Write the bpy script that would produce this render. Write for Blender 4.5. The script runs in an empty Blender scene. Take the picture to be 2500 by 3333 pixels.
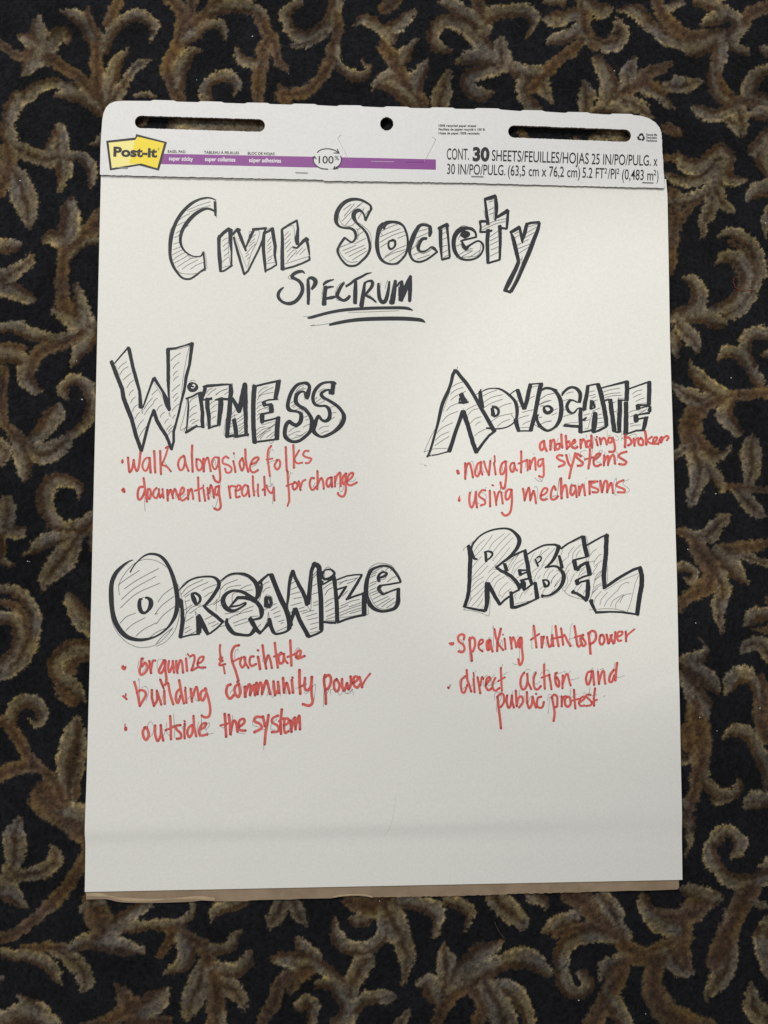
import bpy, math, random
import numpy as np
from mathutils import Vector, Matrix

random.seed(7)
rng = np.random.default_rng(7)
S = bpy.context.scene
COL = S.collection

# ------------------------------------------------------------------ camera
F_PX, W_PX, H_PX = 2450.0, 2500.0, 3333.0
CAM = np.array([-0.04323, -0.03534, 0.8202])
rv = Vector((0.05894, -0.04614, 0.00127))
ROT = Matrix.Rotation(rv.length, 3, rv.normalized())
RN = np.array([list(r) for r in ROT])
cd = bpy.data.cameras.new('camera')
cam = bpy.data.objects.new('camera', cd)
COL.objects.link(cam)
cam.matrix_world = Matrix.Translation(Vector(CAM)) @ ROT.to_4x4()
cd.sensor_fit = 'VERTICAL'
cd.sensor_height = 36.0
cd.sensor_width = 27.0
cd.lens = F_PX / H_PX * 36.0
cd.clip_start = 0.02
cd.clip_end = 50
S.camera = cam

# ------------------------------------------------------------------ light
wd = bpy.data.worlds.new('World')
S.world = wd
wd.use_nodes = True
bg = wd.node_tree.nodes['Background']
bg.inputs[0].default_value = (0.92, 0.94, 1.0, 1)
bg.inputs[1].default_value = AMBIENT = 0.27

def lamp(name, kind, loc, target, energy, color, **kw):
    l = bpy.data.lights.new(name, kind)
    l.energy = energy
    l.color = color
    for k, v in kw.items():
        setattr(l, k, v)
    o = bpy.data.objects.new(name, l)
    COL.objects.link(o)
    o.location = loc
    d = Vector(target) - Vector(loc)
    o.rotation_euler = d.to_track_quat('-Z', 'Y').to_euler()
    return o

WARM = (1.0, 0.97, 0.90)
lamp('area_lamp', 'AREA', (-0.35, 1.00, 1.45), (0, 0.1, 0), 15.5, WARM, shape='RECTANGLE', size=0.45, size_y=0.45)
lamp('area_lamp', 'AREA', (-1.4, -0.3, 1.9), (0, 0, 0), 11, WARM, shape='RECTANGLE', size=0.5, size_y=0.5)  # added lamp, brightens the left side so the middle reads darker
lamp('added_spot_lamp', 'SPOT', (0.85, 0.95, 2.2), (0.30, 0.10, 0), 48, (1.0, 0.975, 0.88), spot_size=math.radians(14.5), spot_blend=0.5, shadow_soft_size=0.06)  # added spot; its soft cone edge stands in for a broad cast shadow

S.view_settings.view_transform = 'Standard'
S.view_settings.look = 'None'
S.view_settings.exposure = 0.04
S.view_settings.gamma = 1.0

# ------------------------------------------------------------------ helpers
def ray(px, z=0.0):
    """photo pixels (n,2) -> world points (n,3) on the plane at height z"""
    px = np.atleast_2d(np.asarray(px, float))
    d = np.c_[(px[:, 0] - W_PX / 2) / F_PX, -(px[:, 1] - H_PX / 2) / F_PX, -np.ones(len(px))]
    d = d @ RN.T
    t = (z - CAM[2]) / d[:, 2]
    return CAM + d * t[:, None]

def to_px(x, y, z):
    q = (np.stack([x, y, np.full_like(x, z)], -1) - CAM) @ RN
    return W_PX / 2 + F_PX * q[..., 0] / -q[..., 2], H_PX / 2 - F_PX * q[..., 1] / -q[..., 2]

def mesh_obj(name, verts, faces, mat=None, parent=None, smooth=False):
    me = bpy.data.meshes.new(name)
    me.from_pydata([tuple(v) for v in verts], [], faces)
    me.update()
    o = bpy.data.objects.new(name, me)
    COL.objects.link(o)
    if mat:
        me.materials.append(mat)
    if parent:
        o.parent = parent
    if smooth:
        me.shade_smooth()
    return o

def grid_mesh(name, X, Y, Z, mat, keep=None, smooth=True, parent=None):
    """regular grid given by 2-D arrays"""
    n, m = X.shape
    co = np.stack([X, Y, Z], -1).reshape(-1, 3).astype(np.float32)
    i = np.arange(n * m).reshape(n, m)
    q = np.stack([i[:-1, :-1], i[:-1, 1:], i[1:, 1:], i[1:, :-1]], -1).reshape(-1, 4)
    if keep is not None:
        q = q[keep.reshape(-1)]
    me = bpy.data.meshes.new(name)
    me.vertices.add(len(co))
    me.vertices.foreach_set('co', co.ravel())
    me.loops.add(q.size)
    me.loops.foreach_set('vertex_index', q.ravel().astype(np.int32))
    me.polygons.add(len(q))
    me.polygons.foreach_set('loop_start', (np.arange(len(q)) * 4).astype(np.int32))
    me.polygons.foreach_set('loop_total', np.full(len(q), 4, np.int32))
    me.update(calc_edges=True)
    me.validate()
    if smooth:
        me.shade_smooth()
    me.materials.append(mat)
    o = bpy.data.objects.new(name, me)
    COL.objects.link(o)
    if parent:
        o.parent = parent
    return o

def vnoise(x, y, seed):
    """smooth value noise, arrays in, 0..1 out"""
    r = np.random.default_rng(seed)
    T = r.random((256, 256))
    xi = np.floor(x).astype(int); yi = np.floor(y).astype(int)
    fx = x - xi; fy = y - yi
    fx = fx * fx * (3 - 2 * fx); fy = fy * fy * (3 - 2 * fy)
    a = T[xi % 256, yi % 256]; b = T[(xi + 1) % 256, yi % 256]
    c = T[xi % 256, (yi + 1) % 256]; d = T[(xi + 1) % 256, (yi + 1) % 256]
    return (a * (1 - fx) + b * fx) * (1 - fy) + (c * (1 - fx) + d * fx) * fy

def mat(name, color, rough=0.6, spec=0.3, noise=None, bump=None, **kw):
    """principled material; noise=(scale, amount), bump=(scale, strength, distance)"""
    m = bpy.data.materials.new(name)
    m.use_nodes = True
    nt = m.node_tree
    b = nt.nodes['Principled BSDF']
    b.inputs['Roughness'].default_value = rough
    b.inputs['Specular IOR Level'].default_value = spec
    b.inputs['Base Color'].default_value = (*color, 1)
    tc = nt.nodes.new('ShaderNodeTexCoord')
    if noise:
        n = nt.nodes.new('ShaderNodeTexNoise')
        n.inputs['Scale'].default_value = noise[0]
        n.inputs['Detail'].default_value = 5
        nt.links.new(tc.outputs['Object'], n.inputs['Vector'])
        r = nt.nodes.new('ShaderNodeMapRange')
        r.inputs['From Min'].default_value = 0.3
        r.inputs['From Max'].default_value = 0.7
        r.inputs['To Min'].default_value = 1 - noise[1]
        r.inputs['To Max'].default_value = 1 + noise[1]
        nt.links.new(n.outputs['Fac'], r.inputs['Value'])
        v = nt.nodes.new('ShaderNodeVectorMath')
        v.operation = 'SCALE'
        v.inputs[0].default_value = color
        nt.links.new(r.outputs['Result'], v.inputs['Scale'])
        nt.links.new(v.outputs['Vector'], b.inputs['Base Color'])
    if bump:
        n = nt.nodes.new('ShaderNodeTexNoise')
        n.inputs['Scale'].default_value = bump[0]
        n.inputs['Detail'].default_value = 6
        nt.links.new(tc.outputs['Object'], n.inputs['Vector'])
        u = nt.nodes.new('ShaderNodeBump')
        u.inputs['Strength'].default_value = bump[1]
        u.inputs['Distance'].default_value = bump[2]
        nt.links.new(n.outputs['Fac'], u.inputs['Height'])
        nt.links.new(u.outputs['Normal'], b.inputs['Normal'])
    for k, v in kw.items():
        b.inputs[k].default_value = v
    return m

def ink(name, base, dark, rough, spec):
    """marker ink: colour varies with the 'load' attribute (overlaps, ends of strokes)"""
    m = bpy.data.materials.new(name)
    m.use_nodes = True
    nt = m.node_tree
    b = nt.nodes['Principled BSDF']
    b.inputs['Roughness'].default_value = rough
    b.inputs['Specular IOR Level'].default_value = spec
    a = nt.nodes.new('ShaderNodeAttribute'); a.attribute_name = 'load'
    tc = nt.nodes.new('ShaderNodeTexCoord')
    n = nt.nodes.new('ShaderNodeTexNoise')
    n.inputs['Scale'].default_value = 260; n.inputs['Detail'].default_value = 4
    nt.links.new(tc.outputs['Object'], n.inputs['Vector'])
    ad = nt.nodes.new('ShaderNodeMath'); ad.operation = 'MULTIPLY_ADD'
    nt.links.new(n.outputs['Fac'], ad.inputs[0]); ad.inputs[1].default_value = 1.3
    nt.links.new(a.outputs['Fac'], ad.inputs[2])
    sb = nt.nodes.new('ShaderNodeMath'); sb.operation = 'SUBTRACT'; sb.use_clamp = True
    nt.links.new(ad.outputs[0], sb.inputs[0]); sb.inputs[1].default_value = 0.5
    mx = nt.nodes.new('ShaderNodeMix'); mx.data_type = 'RGBA'
    mx.inputs['A'].default_value = (*base, 1); mx.inputs['B'].default_value = (*dark, 1)
    nt.links.new(sb.outputs[0], mx.inputs['Factor'])
    nt.links.new(mx.outputs['Result'], b.inputs['Base Color'])
    return m

def paper_mat(name, color):
    m = mat(name, color, rough=0.75, spec=0.25, noise=(420, 0.035), bump=(700, 0.25, 0.0003))
    return m

M = {
    'sheet': paper_mat('paper', (0.80, 0.797, 0.75)),
    'card': paper_mat('coated_card', (0.75, 0.748, 0.745)),
    'kraft': mat('kraft_card', (0.30, 0.222, 0.150), 0.8, 0.2, noise=(60, 0.14), bump=(45, 0.5, 0.002)),
    'pages': mat('page_edges', (0.60, 0.58, 0.52), 0.85, 0.1, noise=(300, 0.1)),
    'K': ink('black_marker_ink', (0.026, 0.030, 0.036), (0.018, 0.021, 0.026), 0.55, 0.28),
    'R': ink('red_marker_ink', (0.70, 0.135, 0.115), (0.44, 0.045, 0.048), 0.55, 0.3),
    'P': mat('black_pen_ink', (0.13, 0.127, 0.128), 0.5, 0.3),
    'F': mat('faint_pencil', (0.64, 0.63, 0.60), 0.7, 0.2),
    'print': mat('black_print', (0.030, 0.030, 0.033), 0.5, 0.3),
    'purple': mat('purple_print', (0.255, 0.066, 0.285), 0.5, 0.3, noise=(900, 0.05)),
    'yellow': mat('yellow_print', (0.86, 0.69, 0.055), 0.5, 0.3),
    'pale': mat('pale_yellow_print', (0.87, 0.78, 0.29), 0.5, 0.3),
    'white': mat('white_print', (0.82, 0.80, 0.83), 0.5, 0.3),
    'score': mat('score_line', (0.46, 0.45, 0.45), 0.8, 0.1),
    'steel': mat('staple_steel', (0.20, 0.20, 0.205), 0.5, 0.4, Metallic=0.6),
    'thread': mat('red_thread', (0.22, 0.05, 0.05), 0.8, 0.1),
    'hair': mat('dark_hair', (0.10, 0.075, 0.06), 0.6, 0.3),
    'lint': mat('white_lint', (0.75, 0.74, 0.72), 0.9, 0.1),
}

def sheet_height(x, y):
    """gentle cockle of the top sheet plus the soft step across its foot"""
    x = np.asarray(x, float); y = np.asarray(y, float)
    yc = CREASE_Y + 0.010 * x
    step = 0.0042 / (1 + np.exp(-(y - yc) / 0.0042))
    step = step * np.exp(-np.maximum(y - yc, 0) / 0.07)
    fade = 1 / (1 + np.exp((x - 0.20) / 0.05))
    w = 0.0016 * (vnoise(x * 5 + 9, y * 6 + 4, 3) - 0.5) + 0.0006 * (vnoise(x * 14 + 30, y * 11 + 7, 4) - 0.5)
    dg = (-x * 0.353 + y * 0.935) - DIAG + 0.25 * (x - 0.25) ** 2
    w = w - 0.0011 / (1 + np.exp(-dg / 0.0030)) * np.clip((x - 0.17) / 0.08, 0, 1) * np.exp(-np.maximum(dg, 0) / 0.05)
    w = w + 0.00012 * np.sin((y + 0.02 * x) * 210) * np.clip((CREASE_Y + 0.03 - y) / 0.05, 0, 1)
    foot = np.clip((y - FOOT_Y) / 0.06, 0.0, 1.0)
    return step * (0.35 + 0.65 * fade) * np.clip(foot * 3, 0, 1) + w * foot + 0.0002 + 0.0006 * foot

CREASE_Y = float(ray([[1250, 2697]])[0, 1])
FOOT_Y = float(ray([[1250, 2885]])[0, 1])
_d = ray([[2050, 2262]])[0]
DIAG = float(-_d[0] * 0.353 + _d[1] * 0.935)

STROKES = """
@ civil_title|hollow black lettering reading CIVIL with thin hatching|500 600 2.765
k 20 562,142,8 520,124,12 470,120,14 410,135,18 340,172,24 270,237,26 215,315,27 178,400,28 157,490,29 148,580,27 152,660,24 177,735,22 222,805,18 265,845,16 325,852,16 380,820,16 430,780,14 462,758,12
k 20 565,250,14 520,226,17 480,218,19 430,232,25 370,270,29 310,332,31 265,400,27 243,470,25 246,540,20 280,600,14 330,637,12 375,650,10 425,645,12 448,610,15
K 22 552,155 556,245 556,282,15
K 15 447,608 458,690 462,775
p 3 560,150 566,210 566,300
p 3 205,768 250,800 330,808 400,800 450,780 480,752
p 3 455,605 470,650 480,748
p 3 180,365 150,420 135,520 137,600 148,660
p 3 315,365 270,410 245,470
p 3 300,625 340,665 425,648
p 3 350,170 400,145 485,126
p 3 300,235 400,190 510,155
p 3 320,250 400,220 510,190
p 3 230,320 270,290 325,262
p 3 205,375 250,350 300,330
p 3 200,440 225,425 245,412
p 3 185,480 210,470 235,455
p 3 180,540 205,530 230,520
p 3 175,590 210,575 250,560
p 3 170,635 215,610 260,590
p 3 172,682 230,640 290,610
p 3 182,710 260,670 320,632
p 3 212,745 280,700 350,660
p 3 255,765 310,725 400,680
p 3 330,765 390,725 455,700
K 34 592,462,26 590,490,20
k 26 588,478,30 588,560,26 592,640,30 598,700,30 602,785,20
K 26 598,470 630,435 675,402 700,415
K 26 690,405,34 692,500,30 702,620,14 700,725,16
k 15 600,782 630,780 660,762 700,735 708,725
p 3 678,460 672,560 685,690 692,725
p 3 620,510 645,490 680,480
p 3 625,560 650,535 680,518
p 3 630,600 655,580 678,560
p 3 632,650 655,630 680,610
p 3 620,700 650,670 675,655
p 3 620,750 650,740 690,730
K 28 712,450,20 755,402 775,410
K 26 758,412 790,490 832,598,18
K 22 720,475,16 760,620,22 790,720,20 815,810,18
K 16 815,812 850,780 900,680 945,590 990,480 1005,405
K 22 830,570,10 850,520,18 872,470,24 905,405,20
K 18 890,405 960,400 1015,395
p 3 862,420 858,470 840,530
p 3 725,455 755,530 790,630 840,755
p 3 870,425 950,422 930,520 880,620 848,740
p 3 760,490 790,485
p 3 770,510 790,498
p 3 830,630 880,570 920,535
p 3 860,500 920,450
p 3 865,530 910,490
p 3 855,560 915,515
p 3 825,655 860,625
p 3 838,680 870,650
k 26 996,430,22 988,520,28 990,600,26 1000,700,24 1008,790,16
K 28 1000,440,18 1040,420 1075,392
K 26 1068,395,28 1080,470,28 1095,560,26 1090,640,20 1105,715,14
K 14 1010,778 1060,755 1110,722
p 3 1010,410 1055,392
p 3 1012,715 1105,700
p 3 1022,520 1060,475
p 3 1022,555 1060,520
p 3 1025,585 1060,555
p 3 1022,620 1062,580
p 3 1025,670 1070,640
p 3 1025,695 1065,665
K 28 1155,410,20 1160,500,26 1158,620,28 1160,770,32
K 17 1155,408 1210,370 1290,325
K 15 1290,325 1300,400,20 1290,490,34 1295,540,28
K 22 1258,568,16 1290,575,14 1350,510,26 1375,490,26 1390,500,20
K 20 1375,490,24 1392,560,22 1403,640,12
K 16 1175,762 1250,745 1340,712 1405,680 1402,655
p 3 1190,385 1250,372 1265,400 1268,480 1272,520
p 3 1180,718 1300,680 1400,650
p 3 1178,465 1215,425
p 3 1180,500 1235,445
p 3 1180,540 1230,495
p 3 1185,580 1235,520
p 3 1200,610 1250,560
p 3 1200,660 1250,600 1280,590
p 3 1245,650 1290,600
p 3 1280,635 1340,570
p 3 1315,635 1370,580
p 3 1200,700 1250,640
@ society_title|hollow black lettering reading SOCIETY with thin hatching|1050 600 2.212
k 20 350,178,18 345,155,14 320,135,14 280,115,16 240,108,18 200,112,22 160,130,24 125,165,26 103,210,28 97,260,26 108,290,18 130,308,14 170,316,14 200,318,16 228,335,18 240,370,18 232,400,14 210,418,12 185,405,12 160,385,12
k 16 160,385 135,420 118,450 108,480 122,520,14 150,560,14 180,585,14 215,590,14 250,580,14 285,550,15 315,520,16 335,485,16 342,450,18 335,410,16 320,360,16 290,320,14 262,295,14 240,270,18 225,240,26 225,215,28 240,195,26 262,188,22 285,200,14 300,225,12 310,260,16
K 15 352,178 335,205 308,262
p 3 150,130 120,180 118,240 150,295 205,300 240,270
p 3 235,265 290,300 340,350 350,410 345,460
p 3 115,440 125,490 160,540 200,562 250,558
p 3 245,320 258,360 250,400
p 3 150,185 205,145
p 3 155,230 230,140
p 3 140,265 215,190 270,150
p 3 165,295 210,240
p 3 255,250 300,170
p 3 250,160 290,130
p 3 230,430 310,390
p 3 250,330 290,300
p 3 245,375 310,330
p 3 125,455 200,425
p 3 145,480 240,440
p 3 160,500 300,440
p 3 190,520 310,460
p 3 215,545 320,480
p 3 300,230 330,190
k 24 440,290,34 410,320,30 395,380,24 392,440,26 402,500,22 425,545,18 465,570,14 515,575,12 550,560,14 580,530,14 600,500,14 612,450,14 612,390,14 600,340,14 580,300,14 545,278,18 500,272,18 460,280,26 440,300,26
K 26 440,280,20 445,325,14
k 13 505,405 480,412 474,440 485,465,16 505,462,12 522,440,14 520,410,16 500,402
p 3 430,370 415,330 450,290
p 3 400,350 480,310 545,285
p 3 415,380 480,350 560,320
p 3 410,420 500,370 590,340
p 3 415,455 470,420
p 3 540,390 600,365
p 3 450,520 520,475 600,440
p 3 430,540 500,500 600,470
p 3 480,555 540,520 600,480
p 3 575,520 560,560 530,580 490,572
k 18 780,345,20 770,372,16 775,330,24 770,305,20 740,295,16 710,295,18 690,310,22 665,350,28 645,400,30 628,455,26 628,500,18 650,545,14 690,560,14 730,552,13 770,530,13 825,488,13
k 16 825,488,10 800,462,20 780,455,12 760,470,10 730,485,13 700,482,15 688,460,22 700,420,22 720,395,20 750,390,16
K 12 748,385 742,400
p 3 660,350 680,300 730,280 770,295
p 3 690,400 672,440 690,480 720,500 770,480 790,455
p 3 690,340 760,320
p 3 670,390 760,350
p 3 640,470 700,420
p 3 650,510 700,490
p 3 680,540 770,510
K 26 838,318,20 895,290 900,300
K 22 848,330,24 850,440,22 858,545,10
K 16 895,300,18 905,400,14 915,525,14
K 14 858,545 915,530
p 3 850,330 890,318
p 3 860,360 895,340
p 3 860,400 895,385
p 3 862,450 895,440
p 3 865,495 900,475
p 3 870,530 905,510
k 22 1105,380,14 1100,350,14 1075,325,20 1040,318,20 1000,325,30 970,345,30 948,385,28 943,440,26 955,490,24 985,530,18 1030,546,14 1080,542,13 1125,520,13 1152,480,12 1155,440,14 1135,415,12 1110,412,12 1060,440,13 1030,462,24 1015,445,22 1005,420,14 1000,408,12 1050,395,12 1105,382,12
k 28 1005,365 1020,350,26 1045,360,30 1020,375,28 1030,345,18
p 3 960,330 1010,300 1060,315 1090,340
p 3 1140,430 1120,510 1040,525 960,530 
p 3 975,400 995,360
p 3 1000,410 1000,450 1030,480 1070,480
p 3 980,510 1050,470 1080,465
p 3 1000,525 1080,480
p 3 1050,530 1130,480
p 3 955,450 1000,430
K 24 1165,110,18 1215,98,26 1245,85,22
K 20 1168,110,14 1178,190,18 1190,290,22
K 20 1245,90,18 1252,160,22 1248,240,18 1240,260,10
K 24 1255,240,16 1335,190,26
K 18 1335,190,16 1330,260,18 1325,325,14
K 14 1325,322 1270,315
K 18 1185,270,16 1150,268,18 1130,272
K 14 1132,270 1138,310 1135,345 1190,345 1215,335
K 24 1190,330,26 1185,430,24 1190,570,20
K 18 1275,300,24 1278,400,20 1275,545,14
K 13 1190,570 1275,545
p 3 1180,115 1250,100
p 3 1235,110 1235,180 1228,250
p 3 1160,190 1170,240 1180,260
p 3 1195,130 1230,120
p 3 1195,190 1230,170
p 3 1200,220 1235,205
p 3 1150,310 1230,270 1320,250
p 3 1150,330 1250,285 1320,270
p 3 1205,380 1260,340
p 3 1205,410 1260,380
p 3 1205,440 1265,410
p 3 1210,475 1270,450
p 3 1205,520 1265,490
K 18 1350,350 1385,330,22 1418,310
K 20 1418,310,14 1425,350,18 1435,400,18 1438,425,10
K 22 1436,410,14 1455,350,24 1470,285,20
K 16 1465,290 1500,280 1560,275
k 22 1560,280,18 1548,330,22 1520,400,26 1490,480,28 1460,550,28 1430,620,26 1400,690,24 1355,775,22
K 20 1355,350,10 1370,390,24 1390,470,26 1410,560,22
k 22 1410,560,24 1390,610,26 1365,660,28 1340,710,30 1310,770,22
K 17 1305,765 1355,780
p 3 1435,520 1428,600 1400,670 1345,765
p 3 1410,560 1430,540
p 3 1475,310 1545,290
p 3 1380,360 1420,340
p 3 1380,390 1425,360
p 3 1470,350 1540,310
p 3 1450,390 1520,350
p 3 1400,440 1480,400
p 3 1395,470 1500,430
p 3 1410,500 1490,450
p 3 1420,640 1405,650
@ spectrum_title|solid black brush lettering reading SPECTRUM|880 860 3.19
k 26 358,98,10 335,78,22 300,78,30 260,92,32 232,115,32 228,138,32 262,155,28 300,178,30 325,215,32 335,260,34 322,310,34 285,365,34 240,400,32 190,412,28 130,395,24 90,355,28 82,315,30 100,275,26 138,240,12
p 3 255,90 205,115 185,140 200,155 245,158
p 3 310,165 345,210 350,265 335,310
p 3 90,325 125,375 180,395 245,380
K 34 390,160,26 395,260,34 395,418,26
k 30 388,165,20 410,145,26 440,148,34 468,175,40 462,215,38 430,262,22
k 20 550,215,20 580,188,26 620,172,20 660,162,10
K 34 575,235,36 565,330,34 558,420,44
k 22 570,250,22 615,240,22 660,235,10
k 26 560,362,24 600,355,26 640,348,30 690,335,16
p 3 550,225 540,300 535,360
P 3 530,305 550,308
k 28 770,195,16 740,225,28 710,280,32 695,325,32 715,355,30 760,378,26 800,360,30 825,330,26
p 3 765,180 710,220 680,280 675,330 690,370 720,382
k 24 785,232,22 830,205,22 880,165,24 950,130,22 1000,102,18 1052,90,8
K 38 885,175,28 882,280,38 880,408,36
K 34 980,195,22 965,310,36 945,435,42
k 24 975,200,20 1015,178,18 1050,178,28 1062,200,30 1050,240,30 1010,290,24 985,315,22 1010,335,24 1055,358,22 1100,398,14
p 3 1040,170 1068,175 1070,215 1050,250
p 3 1000,310 1030,320 1060,360
k 34 1122,200,22 1125,280,32 1135,360,34 1165,395,36 1195,380,36 1215,320,32 1228,250,26 1235,180,18
p 3 1218,165 1200,215 1190,260
K 44 1298,170,28 1285,270,42 1262,410,50
K 40 1365,175,26 1362,260,44 1355,380,44
k 36 1355,378,34 1390,290,44 1430,190,40 1458,125,28
K 36 1455,125,26 1450,260,38 1446,388,28
k 22 1295,215 1318,225,20 1335,200,18 1360,190
K 26 1340,240,20 1345,330,30
K 24 1400,215,14 1385,300,34 1360,360
p 3 1150,185 1138,260
p 3 1285,175 1275,300
p 3 1310,240 1330,190 1360,170
@ title_underlines|two black underline strokes below SPECTRUM|880 860 3.19
k 26 388,560,16 430,552,26 490,535,26 620,502,27 760,478,28 900,466,28 1060,458,28 1200,455,28 1350,454,28 1430,462,26 1478,482,10
K 3 342,545 410,540
p 3 810,500 900,500 1100,494 1337,484
k 28 615,630,22 680,615,28 800,592,30 950,575,34 1150,567,36 1350,566,36 1500,574,34 1570,585,30 1607,606,10
p 3 458,630 415,640 480,636 610,618
@ witness_heading|hollow black block lettering reading WITNESS with pen hatching|340 1090 4.1475
K 46 92,355,44 170,560,46 240,730,48 258,850,50 310,990,52 370,1140,48 420,1340,46 500,1570,44
K 14 500,1575,30 535,1440,34 580,1260,34 620,1130,28 672,1010,34
K 40 665,1020,44 705,1150,44 760,1250,44 835,1360,40 905,1545,34
K 26 905,1550,30 935,1440,30 935,1300,32 965,1200,26 1005,1050,28 1030,930,26 1080,740,32 1105,560,38 1150,400,34 1185,110,44
K 20 1190,115,32 1080,145,18 960,180,22 850,195,36
K 40 858,190,46 862,400,42 862,600,42 868,800,26 885,950,10
k 50 880,1020,36 855,950,60 830,870,60 790,770,32 720,660,34 670,580,40
K 22 665,585,34 620,700,24 570,840,22 520,980,18
K 36 490,985,50 485,900,44 475,760,34 430,600,42 385,440,40 335,200,44 320,170,38
K 14 325,165,22 230,275,18 130,392,14
p 4 160,410 160,450 210,560
p 4 515,985 500,1030 515,1060 520,990
p 4 880,1050 870,1060 888,1105 880,1040
p 4 670,650 740,760 800,870
p 4 1150,140 1100,350 1060,600 1040,850
p 4 890,205 1000,190 1155,150
p 5 185,465 230,410 298,362
p 5 210,535 255,470 322,428
p 5 250,612 300,565 360,518
p 5 302,715 345,650 395,610
p 5 330,820 355,775 392,740
p 5 355,918 380,870 418,838
p 5 375,1035 410,970 465,935
p 5 412,1138 440,1080 478,1045
p 5 440,1272 475,1200 528,1145
p 5 472,1375 520,1290 590,1215
p 5 535,1005 580,930 650,848
p 5 542,1075 590,1000 670,915
p 5 660,905 690,870 718,855
p 5 708,1025 735,975 785,940
p 5 752,1115 775,1070 815,1040
p 5 812,1195 830,1160 862,1135
p 5 835,1290 860,1250 900,1215
p 5 860,1305 900,1260 950,1220
p 5 865,1345 890,1310 915,1295
p 5 895,350 950,295 1028,245
p 5 925,458 960,405 1012,368
p 5 928,550 955,510 992,485
p 5 930,622 955,585 995,560
p 5 912,762 960,715 1020,670
p 5 925,852 950,815 985,785
p 5 945,900 970,865 1000,840
p 5 915,1020 960,970 1010,930
p 5 920,1130 935,1100 958,1080
p 5 640,810 680,770 715,740
k 36 1150,668 1190,650,20 1235,668 1245,710,40 1215,745,40 1165,745,40 1140,700,42 1150,665,30
p 4 1150,640 1190,610 1230,630
K 20 1185,655 1165,690 1200,700
K 22 1100,862 1180,835 1260,790,24 1310,785,40
K 44 1290,800,46 1305,900,44 1325,1050,42 1320,1160,44 1328,1250,44
K 22 1128,870,16 1135,960,22 1125,1100,24 1105,1320,16
K 30 1095,1320,30 1170,1275,34 1250,1225,26
K 16 1230,1240 1320,1240
p 4 1110,870 1105,960 1060,1150 1025,1285 1110,1250 1250,1235
p 4 1070,1310 1120,1180 1120,1090
p 5 1150,915 1180,870 1255,830
p 5 1150,1030 1190,980 1245,950
p 5 1145,1115 1190,1075 1248,1048
p 5 1155,1170 1190,1145 1225,1135
p 5 1180,1205 1220,1175 1275,1145
K 40 1335,705,30 1390,690,36 1660,668,22
K 40 1360,720,44 1335,810,40 1310,880,28
K 24 1320,880,18 1450,860,34
K 52 1390,860,50 1390,980,50 1410,1100,46 1415,1260,34
K 20 1400,1265 1480,1235 1560,1215
K 22 1490,880,14 1660,875,14
K 46 1575,855,54 1572,1000,50 1545,1200,40
p 4 1375,1190 1390,1225 1530,1215 1555,1245
p 5 1375,790 1410,740 1460,718
p 5 1390,820 1440,770 1510,725
p 5 1500,810 1560,765 1660,728
p 5 1420,945 1450,910 1490,895
p 5 1445,995 1480,960 1520,935
p 5 1435,1065 1470,1035 1515,1025
p 5 1448,1135 1470,1115 1502,1100
@ witness_heading_end||700 1190 3.456
K 16 0,218 80,210 180,212
K 44 175,215,36 180,300,46 170,360,40 165,480,46 150,620,46 135,800,40
K 20 130,800,26 215,785 232,800,26 370,775,26
K 26 0,385,10 60,372,24 160,380
K 44 65,375,48 58,500,44 42,665,38
K 14 0,680 60,665
K 42 195,370,30 240,450,42 270,510,44 300,400,52 335,215,46
K 50 345,215,32 338,350,50 345,560,40 350,780,34
K 38 212,605,40 228,690,42 240,795,40
k 4 215,550 225,600
P 3 170,620 240,590
p 3 180,205 198,205 190,250
p 3 120,600 100,760 110,790
p 4 10,330 60,290 140,258
p 4 0,262 12,258
p 4 105,325 150,295
p 4 185,555 230,500
p 4 175,590 215,560 250,550
p 4 235,610 270,590 320,550
p 4 250,640 330,580
p 4 255,680 330,635
p 4 265,710 325,670
p 4 265,745 325,690
p 4 275,765 325,740
p 4 160,665 200,645
p 4 170,690 205,670
p 4 160,765 205,755
p 4 215,770 210,830
K 4 370,775 375,805 360,790
K 46 445,225,46 435,330,46 430,500,44 432,700,44 445,870,44
K 24 455,232,20 560,205 735,168,22
K 46 715,175,48 702,260,46 680,370,40
K 16 705,378 610,385 545,405
K 32 545,408,40 560,450,40
K 24 560,445 640,432,20
K 44 632,440,44 635,515,48
K 20 655,520 580,535 520,550
K 40 528,545,46 530,640,40
K 18 520,632 620,610 730,580
K 46 710,580,44 700,700,46 695,830,46
K 24 430,862,20 570,845 715,825,20
p 3 535,620 530,665 620,640 720,620
p 3 560,430 562,480 610,450
p 3 700,370 710,390 712,365
p 3 605,840 620,870 640,870 662,840
p 4 485,310 530,260 590,238
p 4 485,345 560,290 655,242
p 4 475,388 520,330 658,300
p 4 470,430 500,410 530,405
p 4 468,485 500,450 535,440
p 4 475,520 520,490 600,465
p 4 475,560 500,535
p 4 475,610 505,570
p 4 585,495 615,480
p 4 460,735 500,700 560,685
p 4 460,780 530,720 615,690
p 4 470,805 540,750 675,655
p 4 490,815 560,740 580,735
p 4 505,830 560,760 630,722
p 4 575,815 620,775 670,740
p 4 600,720 640,690 680,660
p 4 620,815 670,770
k 38 1030,370,40 1040,330,50 1060,260,36 1058,225,32 1030,200,34 985,198,26 930,215,30 885,260,34 850,320,36 825,400,36 818,460,38 835,495,40 870,510,26 930,520,24 965,545,36 970,590,42 955,640,40 915,670,36 870,655,36 835,630,36 800,670,40 785,740,40 790,800,38 830,840,32 880,858,26 940,850,28 1000,810,32 1050,765,32 1080,720,40 1090,660,44 1085,600,38 1060,550,34 1010,490,36 950,455,32 915,420,40 908,380,40 920,330,36 960,300,22 1000,295,20 1025,350,36
p 4 1010,300 1010,390
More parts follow.
